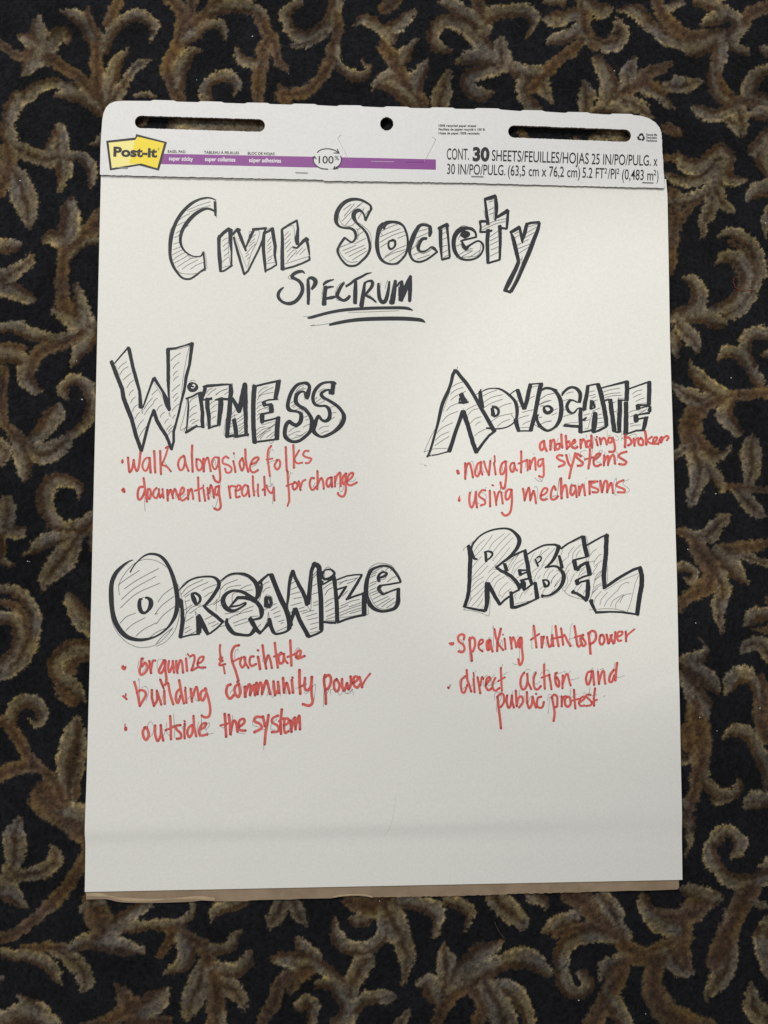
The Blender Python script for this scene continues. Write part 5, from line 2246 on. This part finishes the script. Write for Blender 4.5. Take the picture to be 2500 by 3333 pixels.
P = sheet_grid(0.0, 0)
P[..., 2] = sheet_height(P[..., 0], P[..., 1])
sheet = thick_grid('paper_sheet', P, 0.00018, M['sheet'], pad)
sheet['label'] = 'cream white top sheet covered in hand lettering'

# the sheets underneath, each pair of edges a little out of line
for k in range(3):
    P = sheet_grid(0.0, 2.5 + rng.uniform(0, 2.5), 40, 50)
    P[..., 2] = -0.0002 - 0.00042 * k
    P[..., 0] += rng.uniform(-0.0002, 0.0002)
    P[..., 1] += rng.uniform(0.0006, 0.0010)
    o = thick_grid('page_bundle', P, 0.00036, M['pages'], pad)

# outline of the header card (photo pixels, clockwise from lower left)
def jag(a, b, n, amp):
    a = np.array(a, float); b = np.array(b, float)
    nrm = np.array([-(b - a)[1], (b - a)[0]]); nrm /= np.linalg.norm(nrm)
    return [tuple(a + (b - a) * t / n + nrm * rng.uniform(-amp, amp)) for t in range(n)]

def path_jag(pts, step, amp):
    out = []
    for a, b in zip(pts, pts[1:]):
        n = max(1, int(math.dist(a, b) / step))
        out += jag(a, b, n, amp)
    out.append(pts[-1])
    return out

top_edge = [(403, 328)]
tabs = [(496, 572, 326, 331), (650, 726, 330, 335), (802, 876, 334.5, 339), (954, 1030, 338, 342.5), (1102, 1178, 343, 347), (1254, 1332, 347, 351.5),
        (1404, 1479, 350, 354.5), (1549, 1627, 352.5, 357), (1699, 1771, 359, 363.5), (1846, 1918, 365, 369.5), (1990, 2060, 370.5, 375)]
for a, b, ya, yb in tabs:
    top_edge += [(a - 6, ya + 2.6), (a + 4, ya - 0.8), (b - 6, yb - 4.0), (b + 4, yb - 0.2)]
outline = ([(325.5, 566), (327, 480), (330, 430), (333, 390)] + [(337, 368), (345, 350), (356, 338), (372, 331), (388, 329)] + top_edge
           + [(2088, 377), (2112, 385), (2133, 398), (2147, 415), (2153, 432)]
           + path_jag([(2153.5, 436), (2158, 520), (2163, 604)], 7, 0.9) + [(2161, 611.5)]
           + path_jag([(2157, 612), (1900, 606), (1500, 594.5), (1055, 588.5), (1050, 585), (900, 582), (612, 575.8), (443, 572), (330, 569.6)], 8, 0.9) + [(326, 568)])

def stadium(a, b, r, step=5, amp=0.8):
    a = np.array(a, float); b = np.array(b, float)
    d = (b - a) / np.linalg.norm(b - a); n = np.array([-d[1], d[0]])
    pts = []
    for k in range(13):
        t = math.pi * k / 12
        pts.append(tuple(b + n * r * math.cos(t) + d * r * math.sin(t)))
    m_ = int(np.linalg.norm(b - a) / step)
    for k in range(1, m_):
        p = b + (a - b) * k / m_ - n * (r + rng.uniform(-amp, amp))
        pts.append(tuple(p))
    for k in range(13):
        t = math.pi * k / 12
        pts.append(tuple(a - n * r * math.cos(t) - d * r * math.sin(t)))
    for k in range(1, m_):
        p = a + (b - a) * k / m_ + n * (r + rng.uniform(-amp, amp))
        pts.append(tuple(p))
    return pts

holes = [stadium((459.5, 397), (842, 408.4), 20.5), stadium((1674, 428), (2034, 441.5), 20),
         [(1258.8 + (21.8 + rng.uniform(-0.7, 0.7)) * math.cos(a), 403 + (21.8 + rng.uniform(-0.7, 0.7)) * math.sin(a)) for a in np.linspace(0, 2 * math.pi, 40)[:-1]]]

def filled(name, loops, z0, z1, m, parent, zref=None):
    """flat board with holes between heights z0 and z1; loops in photo pixels seen at zref"""
    cu = bpy.data.curves.new(name, 'CURVE')
    cu.dimensions = '2D'; cu.fill_mode = 'BOTH'
    cu.extrude = (z1 - z0) / 2
    for lp in loops:
        w = ray(lp, z1 if zref is None else zref)
        s = cu.splines.new('POLY'); s.points.add(len(w) - 1); s.use_cyclic_u = True
        for q, p in zip(s.points, w):
            q.co = (p[0], p[1], 0, 1)
    t = bpy.data.objects.new(name, cu)
    COL.objects.link(t)
    bpy.context.view_layer.update()
    me = bpy.data.meshes.new_from_object(t.evaluated_get(bpy.context.evaluated_depsgraph_get()))
    bpy.data.objects.remove(t)
    me.name = name
    me.materials.clear(); me.materials.append(m)
    me.transform(Matrix.Translation((0, 0, (z0 + z1) / 2)))
    o = bpy.data.objects.new(name, me)
    COL.objects.link(o)
    o.parent = parent
    return o

Z_HEAD = 0.0038
header = filled('header_card', [outline] + holes, 0.0017, Z_HEAD, M['card'], pad)
header.data.materials.append(mat('shadow_dark_cut_edge', (0.13, 0.10, 0.075), 0.9, 0.1))  # brown cut edge, darkened in colour to paint the shadow line under the header
for p_ in header.data.polygons:
    if abs(p_.normal.z) < 0.5:
        p_.material_index = 1
header['label'] = 'white card header strip with carrying slots and print'

# kraft backing board, showing as a strip below the sheets
back_bottom = [(2210, 2868), (2210.5, 2889)] + path_jag([(2204, 2895), (2120, 2898), (1953, 2902)], 30, 0.8) \
    + path_jag([(1953, 2902), (1700, 2909), (1500, 2916), (1206, 2921)], 7, 1.5) \
    + [(1195, 2917), (1150, 2914), (1100, 2917), (1088, 2921)] + path_jag([(1080, 2923), (811, 2931)], 30, 1.0) \
    + [(805, 2933), (740, 2933.5), (700, 2933), (656, 2931), (630, 2934), (602, 2936), (540, 2938), (493, 2939), (440, 2939), (397, 2937), (378, 2934), (362, 2929.5), (345, 2926.5), (310, 2927), (281, 2928), (279, 2904)]
back_loop = [(p[0] + 2.5, p[1] + 2.5) if p[1] < 450 else p for p in
             [(333, 566), (335, 480), (338, 400), (343, 368), (351, 352), (362, 342), (380, 335), (1100, 350), (2080, 381), (2105, 388), (2126, 400), (2140, 417), (2146, 440), (2157, 611), (2200, 2300)]] \
    + back_bottom + [(290, 2400)]
def shrink(lp):
    c_ = np.mean(lp, axis=0)
    return lp
backing = filled('backing_board', [back_loop] + [[(p[0], p[1]) for p in h] for h in holes], -0.0044, -0.0015, M['kraft'], pad, zref=-0.0015)
backing['label'] = 'brown kraft backing board showing below the sheets'
# riser under the header: the stub of stapled sheets and board
riser_loop = [(340, 440), (1200, 462), (2145, 487), (2152, 596), (338, 556)]
o = filled('stapled_stub', [riser_loop], -0.0017, 0.0010, M['pages'], pad, zref=Z_HEAD)

# crumpled tape edge along the left half of the backing strip
lip = [(281, 2912), (330, 2913), (365, 2919), (400, 2927), (470, 2930), (560, 2926), (640, 2922), (700, 2927)]
V = []; F = []
for k, (a, b) in enumerate(smooth_pts(lip, 6)):
    h = 0.0008 + 0.0006 * math.sin(k * 0.9)
    w = 4 + 2.0 * math.sin(k * 0.37)
    for dy, zz in ((-w, -0.0014), (-w * 0.2, -0.0014 + h), (w, -0.0013)):
        p = ray([[a, b + dy]], zz)[0]; V.append(p)
    if k:
        n = len(V)
        F += [(n - 6, n - 3, n - 2, n - 5), (n - 5, n - 2, n - 1, n - 4)]
o = mesh_obj('tape_crease', V, F, mat('kraft_tape', (0.44, 0.33, 0.21), 0.6, 0.3, noise=(80, 0.1)), pad, smooth=True)
o.parent = backing
lip2 = [(1085, 2920), (1110, 2916), (1150, 2913), (1190, 2915), (1212, 2920)]
V = []; F = []
for k, (a, b) in enumerate(smooth_pts(lip2, 6)):
    for dy, zz in ((-3, -0.0014), (0.5, -0.0008), (2.5, -0.0014)):
        V.append(ray([[a, b + dy]], zz)[0])
    if k:
        n = len(V)
        F += [(n - 6, n - 3, n - 2, n - 5), (n - 5, n - 2, n - 1, n - 4)]
o = mesh_obj('tape_crease', V, F, bpy.data.materials['kraft_tape'], pad, smooth=True)
o.parent = backing

# ------------------------------------------------------------------ strokes
class Ink:
    """collects ribbons for one mesh; every ribbon sits a hair above the last"""
    def __init__(self, zfun):
        self.V = []; self.F = []; self.L = []; self.zf = zfun; self.k = 0
    def ribbon(self, P, W, cap, col=0.0, ends=0.0):
        P = np.asarray(P, float); W = np.asarray(W, float)
        if len(P) < 2:
            return
        d = np.diff(P, axis=0); ln = np.linalg.norm(d, axis=1)
        ok = np.r_[True, ln > 0.05]
        P = P[ok]; W = W[ok]
        if len(P) < 2:
            return
        d = np.diff(P, axis=0); d /= np.linalg.norm(d, axis=1)[:, None]
        t = np.vstack([d[0], (d[:-1] + d[1:]), d[-1]])
        t /= np.linalg.norm(t, axis=1)[:, None] + 1e-9
        n = np.c_[-t[:, 1], t[:, 0]]
        cosh = np.ones(len(P)); cosh[1:-1] = np.clip((n[1:-1] * np.c_[-d[:-1, 1], d[:-1, 0]]).sum(1), 0.75, 1)
        half = W / 2 / cosh
        a = P + n * half[:, None]; b = P - n * half[:, None]
        self.k += 1
        lift = self.k * 0.0000013
        base = len(self.V)
        lv = np.full(len(P), col) + 0.25 * (vnoise(P[:, 0] / 14, P[:, 1] / 14, 5) - 0.5)
        if ends:
            s = np.r_[0, np.cumsum(np.linalg.norm(np.diff(P, axis=0), axis=1))]
            e = np.minimum(s, s[-1] - s)
            lv = lv + ends * np.exp(-e / 3.0)
        pts = []
        for i in range(len(P)):
            pts += [a[i], b[i]]
        vals = np.repeat(lv, 2).tolist()
        F = []
        for i in range(len(P) - 1):
            F.append((base + 2 * i, base + 2 * i + 1, base + 2 * i + 3, base + 2 * i + 2))
        # caps
        for end, (c0, dr, nn, h) in enumerate(((P[0], -d[0], -n[0], W[0] / 2), (P[-1], d[-1], n[-1], W[-1] / 2))):
            e = base + (0 if end == 0 else 2 * (len(P) - 1))
            m_ = 6 if cap == 'round' else 3
            arc = []
            for k in range(1, m_):
                th = math.pi * k / m_
                rr = h if cap == 'round' else h * (0.95 + 0.25 * math.sin(k * 2.1 + self.k))
                ex = rr * math.sin(th) * (1.0 if cap == 'round' else 0.55)
                arc.append(c0 + nn * rr * math.cos(th) + dr * ex)
            st = base + len(pts)
            pts += arc; vals += [lv[0 if end == 0 else -1] + ends * 0.6] * len(arc)
            ring = ([e + 1] if end == 0 else [e]) + [st + q for q in range(len(arc))] + ([e] if end == 0 else [e + 1])
            F.append(tuple(ring[::-1]) if True else tuple(ring))
        w = self.zf(np.array(pts), lift)
        self.V += [tuple(q) for q in w]
        self.L += vals
        self.F += F
    def stroke(self, pts, smooth, cap, col=0.0, ends=0.0):
        Q = np.array(pts, float)
        if smooth:
            Q = smooth_pts(Q, 7)
        else:
            R = [Q[0]]
            for a, b in zip(Q, Q[1:]):
                n = max(1, int(np.linalg.norm(b[:2] - a[:2]) / 6))
                jit = rng.normal(0, 0.02 * max(a[2], 3), (n + 1, 3)); jit[-1] = 0
                for k in range(1, n + 1):
                    R.append(a + (b - a) * k / n + (jit[k] if k < n else 0))
            Q = np.array(R)
        # break at hairpins so that no face folds over its neighbour
        d = np.diff(Q[:, :2], axis=0); nn = np.linalg.norm(d, axis=1); nn[nn == 0] = 1; d /= nn[:, None]
        cut = [0]
        for i in range(1, len(d)):
            if float(d[i - 1] @ d[i]) < 0.72:
                cut.append(i)
        cut.append(len(Q) - 1)
        for a, b in zip(cut, cut[1:]):
            e = ends if (a == 0 or b == len(Q) - 1) else 0
            self.ribbon(Q[a:b + 1, :2], np.maximum(Q[a:b + 1, 2] * (1.0 if Q[a, 2] < 2 else 1.2 if cap == 'chisel' else 1.06), 0.8), 'round' if (len(cut) > 2 or cap == 'round') else cap, col, e)
    def poly(self, pts, col=0.0):
        self.k += 1
        base = len(self.V)
        w = self.zf(np.array(pts, float), self.k * 0.0000013)
        self.V += [tuple(q) for q in w]; self.L += [col] * len(pts)
        self.F.append(tuple(range(base, base + len(pts)))[::-1])
    def build(self, name, m, parent):
        if not self.V:
            return None
        o = mesh_obj(name, self.V, self.F, m, parent)
        me = o.data
        at = me.attributes.new('load', 'FLOAT', 'POINT')
        at.data.foreach_set('value', np.array(self.L, np.float32))
        # all faces up
        nrm = np.zeros(len(me.polygons) * 3); me.polygons.foreach_get('normal', nrm)
        if (nrm[2::3] < 0).mean() > 0.5:
            me.flip_normals()
        return o

def on_sheet(off):
    def f(p, lift):
        w = ray(p, 0.0006)
        w[:, 2] = sheet_height(w[:, 0], w[:, 1]) + off + lift
        return w
    return f

def on_header(off):
    def f(p, lift):
        return ray(p, Z_HEAD + off + lift)
    return f

def flush(inks, name, label):
    for kd, nm in (('K', 'marker_lettering'), ('R', 'marker_lettering'), ('P', 'pen_lines'), ('F', 'pencil_mark')):
        o = inks[kd].build(nm, M[kd], sheet)
        if o and kd in 'KR':
            o['label'] = label
        elif o and kd in 'PF':
            o['label'] = ('thin black pen lines of the ' + name.replace('_', ' ')) if kd == 'P' else label
            o['kind'] = 'stuff'

inks = None
for head_, rows in parse(STROKES):
    left, nums = head_.rsplit('|', 1)
    name, label = left.split('|')
    ox, oy, sc = map(float, nums.split())
    if not name.endswith('_end'):
        if inks:
            flush(inks, *cur)
        inks = {'K': Ink(on_sheet(0.00010)), 'R': Ink(on_sheet(0.00028)), 'P': Ink(on_sheet(0.00045)), 'F': Ink(on_sheet(0.0001))}
        cur = (name, label)
        red = label.find('red') >= 0
    for row in rows:
        kd = row[0].upper(); smooth = row[0].islower()
        w = float(row[1])
        pts = []
        for tok in row[2:]:
            v = [float(a) for a in tok.split(',')]
            if len(v) > 2:
                w = v[2]
            pts.append((ox + v[0] / sc, oy + v[1] / sc, w / sc))
        if len(pts) == 1:
            pts.append((pts[0][0] + 1, pts[0][1] + 1, pts[0][2]))
        ik = inks[kd]
        if kd == 'R':
            ik.stroke(pts, smooth, 'round', rng.uniform(-0.2, 0.2), 0.6)
        elif kd == 'K':
            ik.stroke(pts, smooth, 'chisel', rng.uniform(0, 0.4))
        else:
            pts = [(a, b, c2 * 0.85 if red else max(c2, 1.0)) for a, b, c2 in pts]
            ik.stroke(pts, smooth, 'round')
flush(inks, *cur)

# ------------------------------------------------------------------ print on the header
def flat(name, polys, m, off, parent):
    ik = Ink(on_header(off))
    for p in polys:
        ik.poly(p)
    return ik.build(name, m, parent)

def text(s, a, b, h, m, off=0.0003, bold=0.0, name='printed_text', ref='H', parent=None, align=None):
    """a line of print from baseline point a to b (photo pixels), capitals h pixels high"""
    cu = bpy.data.curves.new(name, 'FONT')
    cu.body = s; cu.size = 1.0; cu.offset = bold; cu.resolution_u = 4
    cu.fill_mode = 'FRONT'
    t = bpy.data.objects.new(name, cu); COL.objects.link(t)
    bpy.context.view_layer.update()
    me = bpy.data.meshes.new_from_object(t.evaluated_get(bpy.context.evaluated_depsgraph_get()))
    bpy.data.objects.remove(t)
    n = len(me.vertices)
    co = np.zeros(n * 3); me.vertices.foreach_get('co', co); co = co.reshape(-1, 3)
    x0, x1 = co[:, 0].min(), co[:, 0].max()
    a = np.array(a, float); b = np.array(b, float)
    d = b - a; u = d / np.linalg.norm(d)
    up = np.array([u[1], -u[0]])
    cap = 0.682
    P = a + ((co[:, 0] - x0) / (x1 - x0))[:, None] * d + (co[:, 1] / cap * h)[:, None] * up
    w = ray(P, Z_HEAD + off)
    me.vertices.foreach_set('co', w.ravel())
    me.update()
    me.materials.clear(); me.materials.append(m)
    me.name = name
    o = bpy.data.objects.new(name, me); COL.objects.link(o); o.parent = parent
    o['label'] = 'printed words ' + s if all(ch.isalnum() or ch in ' ' for ch in s) and len(s) > 4 else 'line of print on the header'
    return o

stripe = flat('purple_stripe', [[(523.6, 534), (532, 500.4), (765, 505), (1000, 509.7), (1210, 514), (1419, 518.8), (1419, 552.4), (1210, 548), (1000, 544.7), (765, 539)]], M['purple'], 0.0001, header)

def c3(l): return [(300 + x / 2.37, 300 + y / 2.37) for x, y in l]
def c4(l): return [(900 + x / 2.765, 300 + y / 2.765) for x, y in l]
def c5(l): return [(1400 + x / 2.0738, 330 + y / 2.0738) for x, y in l]
logo = flat('logo_badge', [c3([(108, 375), (137, 603), (365, 565), (515, 605), (577, 385), (340, 323), (332, 350)])], M['print'], 0.00025, header)
logo['label'] = 'logo badge of two overlapping yellow notes with a black outline'
flat('logo_note', [c3([(127, 390), (152, 586), (378, 550), (502, 587), (556, 393), (350, 343), (333, 369)])], M['pale'], 0.0004, header)
flat('logo_note', [c3([(330, 372), (318, 430), (285, 545), (345, 552), (378, 550), (502, 587), (556, 393), (350, 343), (341, 369)])], M['yellow'], 0.0005, header)
T = lambda *a, **k: text(*a, parent=header, **k)
T('Post-it', (368.8, 507.8), (511.5, 511.2), 29, M['print'], off=0.0006, bold=0.044)
T('®', (512.5, 489), (519, 489.2), 7, M['print'], off=0.0006)
T('EASEL PAD', (546, 497), (603.8, 498), 8.4, M['print'], bold=0.012)
T('TABLEAU À FEUILLES', (664, 499.6), (778, 502), 8.4, M['print'], bold=0.012)
T('BLOC DE HOJAS', (806.3, 502.8), (893.7, 504.8), 8.4, M['print'], bold=0.012)
T('super sticky', (549.8, 521.7), (628.3, 523.8), 13, M['white'], bold=0.02)
T('super collantes', (667, 523.8), (766, 526), 13, M['white'], bold=0.02)
T('súper adhesivas', (810.5, 527.2), (914.8, 529.2), 13, M['white'], bold=0.02)
flat('badge_ground', [c4([(458 + 124 * math.cos(t), 603 + 92 * math.sin(t)) for t in np.linspace(0, -2 * math.pi, 40)[:-1]])], M['card'], 0.0002, header)
ik = Ink(on_header(0.0003))
def arc(pts, w=9): ik.stroke([(*c4([p])[0], w / 2.765) for p in pts], True, 'round')
arc([(368, 542), (400, 519), (460, 509), (520, 522), (558, 545)]); ik.stroke([(*c4([p])[0], 3.2) for p in [(548, 514), (563, 549), (518, 547)]], False, 'round')
arc([(579, 575), (583, 620), (562, 660), (518, 688)]); ik.stroke([(*c4([p])[0], 3.2) for p in [(524, 668), (513, 692), (552, 685)]], False, 'round')
arc([(462, 693), (400, 685), (350, 652), (332, 615), (341, 582)]); ik.stroke([(*c4([p])[0], 3.2) for p in [(326, 592), (341, 577), (358, 600)]], False, 'round')
o = ik.build('badge_arrows', M['print'], header); o['label'] = 'ring of three thin black arrows round the percentage'
T('100', (1037, 531.5), (1086, 532), 23.5, M['print'], bold=0.012)
T('%', (1089, 521.3), (1103.5, 521.7), 14, M['print'], bold=0.01)
T('100% recycled paper sheets', (1427.5, 412), (1550, 413), 7.2, M['print'], bold=0.018)
T('Feuillets de papier recyclé à 100 %', (1427.5, 424), (1578.4, 425), 7.2, M['print'], bold=0.018)
T('Hojas de papel 100% reciclado', (1427.5, 436.6), (1561, 437.6), 7.2, M['print'], bold=0.018)
T('CONT.', (1454, 519), (1526, 520.3), 36, M['print'], bold=0.004)
T('30', (1538.4, 522), (1593, 523), 41, M['print'], bold=0.045)
T('SHEETS/FEUILLES/HOJAS', (1600.6, 523), (1916, 533.5), 35, M['print'], bold=0.004)
T('25 IN/PO/PULG.', (1925.6, 534), (2118.5, 539.3), 34, M['print'], bold=0.004)
T('x', (2127, 540), (2139.5, 540.3), 34, M['print'], bold=0.004)
T('30 IN/PO/PULG.', (1455, 566), (1645, 570.3), 33, M['print'], bold=0.004)
T('(63,5 cm x 76,2 cm)', (1653, 571), (1888, 577), 33, M['print'], bold=0.004)
T('5.2 FT', (1895.7, 578), (1966.6, 580.5), 33, M['print'], bold=0.004)
T('2', (1968, 564), (1976, 564.3), 17, M['print'], bold=0.008)
T('/PI', (1978, 581.5), (2005, 582.6), 33, M['print'], bold=0.004)
T('2', (2007.5, 565.4), (2015.8, 565.6), 17, M['print'], bold=0.008)
T('(0,483 m', (2024.5, 583.6), (2126, 587), 33, M['print'], bold=0.004)
T('2', (2127.5, 570), (2135.5, 570.3), 17, M['print'], bold=0.008)
T(')', (2137, 587.6), (2142.8, 587.8), 33, M['print'], bold=0.004)
T('Recycle Me', (2104, 441.2), (2138.7, 442), 7, M['print'], bold=0.018)
T('Recyclable', (2104, 450.6), (2138, 451.4), 7, M['print'], bold=0.018)
T('Recíclame', (2104, 460.4), (2138, 461.2), 7, M['print'], bold=0.018)
# three chasing arrows
ik = Ink(on_header(0.0003))
cx0, cy0, R0 = 2087, 446.5, 10.0
for k in range(3):
    a0 = math.radians(-90 + 120 * k)
    tip = lambda r, da: (cx0 + r * math.cos(a0 + math.radians(da)), cy0 + r * math.sin(a0 + math.radians(da)))
    ik.stroke([(*tip(R0 * 0.78, -38), 5.0), (*tip(R0, -8), 5.0), (*tip(R0, 18), 5.0)], False, 'chisel')
    ik.poly([tip(R0 * 1.45, 26), tip(R0 * 0.45, 20), tip(R0 * 0.95, 60)][::1])
o = ik.build('recycling_symbol', M['print'], header); o['label'] = 'black recycling symbol of three chasing arrows'
# scored hanger flap
for seg, m_, w in (([(580, 383), (550, 410)], 'score', 3.0), ([(550, 412), (648, 598), (670, 617)], 'score', 1.2), ([(850, 622), (1060, 626)], 'white', 2.0),
                   ([(1170, 630), (1250, 628), (1325, 629)], 'print', 1.6), ([(1330, 626), (1380, 530), (1434, 424)], 'score', 2.6), ([(1434, 424), (1400, 402)], 'score', 3.0)):
    ik = Ink(on_header(0.00035))
    ik.stroke([(*c4([p])[0], w / 2.765 * 1.2) for p in seg], False, 'round')
    o = ik.build('flap_score_line', M[m_], header)

# staples: a bent wire each
def staple(a, b):
    pa = ray([a], Z_HEAD)[0]; pb = ray([b], Z_HEAD)[0]
    pts = [pa + [0, 0, -0.0012], pa + [0, 0, 0.0006], pb + [0, 0, 0.0006], pb + [0, 0, -0.0012]]
    V = []; F = []
    d = (pb - pa) / np.linalg.norm(pb - pa); n = np.array([-d[1], d[0], 0]) * 0.00042
    for k, p in enumerate(pts):
        u = np.array([0, 0, 0.0003]) if k in (1, 2) else d * 0.0004 * (1 if k == 0 else -1)
        if k == 1: u = np.array([0, 0, 0.0003]) - d * 0.0002
        if k == 2: u = np.array([0, 0, 0.0003]) + d * 0.0002
        V += [p - n - u, p + n - u, p + n + u, p - n + u]
    for k in range(3):
        for q in range(4):
            F.append((4 * k + q, 4 * k + (q + 1) % 4, 4 * k + 4 + (q + 1) % 4, 4 * k + 4 + q))
    F += [(0, 1, 2, 3), (12, 13, 14, 15)]
    return mesh_obj('staple', V, F, M['steel'], header)
staple(c3([(187, 583)])[0], c3([(273, 588)])[0])
staple(c4([(172, 725)])[0], c4([(279, 728)])[0])
staple(c5([(279, 508)])[0], c5([(358, 510)])[0])
staple(c5([(1431, 549)])[0], c5([(1504, 552)])[0])

# ------------------------------------------------------------------ small things on the carpet
def wire(name, pts, r, m, z=-0.0036):
    Q = smooth_pts([(x, y, 0) for x, y in pts], 8)
    w = ray(Q[:, :2], z)
    V = []; F = []
    for k, p in enumerate(w):
        t = w[min(k + 1, len(w) - 1)] - w[max(k - 1, 0)]; t /= np.linalg.norm(t)
        n = np.array([-t[1], t[0], 0])
        p = p + [0, 0, 0.0009 * math.sin(k * 0.7)]
        V += [p + n * r, p + np.array([0, 0, r]), p - n * r, p - np.array([0, 0, r])]
        if k:
            for q in range(4):
                F.append((4 * k - 4 + q, 4 * k - 4 + (q + 1) % 4, 4 * k + (q + 1) % 4, 4 * k + q))
    return mesh_obj(name, V, F, m, None, smooth=True)
t = wire('thread', [(2120 + x / 2.2132, 400 + y / 2.2132) for x, y in [(612, 1104), (595, 1120), (592, 1150), (605, 1180), (635, 1203), (680, 1208), (730, 1204), (750, 1212), (752, 1232)]], 0.00035, M['thread'])
t['label'] = 'curled red thread lying on the carpet right of the pad'; t['category'] = 'thread'
t = wire('hair', [(1250 + x / 1.3272, 2600 + y / 1.3272) for x, y in [(478, 532), (490, 560), (505, 585), (527, 608)]], 0.0003, M['hair'])
t['label'] = 'short thin hair on the carpet below the pad'; t['category'] = 'hair'
V = []; F = []
specks = [(1253 * 0 + 822, 118), (940, 240), (2000, 230), (2380, 1230), (66, 588), (90, 1827), (96, 1828), (267, 1300), (2334, 2379), (2474, 2305), (2239, 1788), (2278, 2335), (1884, 3256), (2102, 3300), (1236, 2933), (640, 260), (2492, 726), (250, 1175), (2330, 1607), (2265, 2028)]
for x, y in specks:
    p = ray([[x, y]], -0.0040)[0]; s = rng.uniform(0.0004, 0.0008); b0 = len(V)
    a = rng.uniform(0, 3)
    for k in range(4):
        V.append(p + [s * math.cos(a + k * 1.57) * (1.6 if k % 2 else 1), s * math.sin(a + k * 1.57), 0])
    V.append(p + [0, 0, s]); 
    F += [(b0 + k, b0 + (k + 1) % 4, b0 + 4) for k in range(4)]
o = mesh_obj('lint', V, F, M['lint'])
o['kind'] = 'stuff'; o['label'] = 'tiny white specks of lint scattered on the carpet'
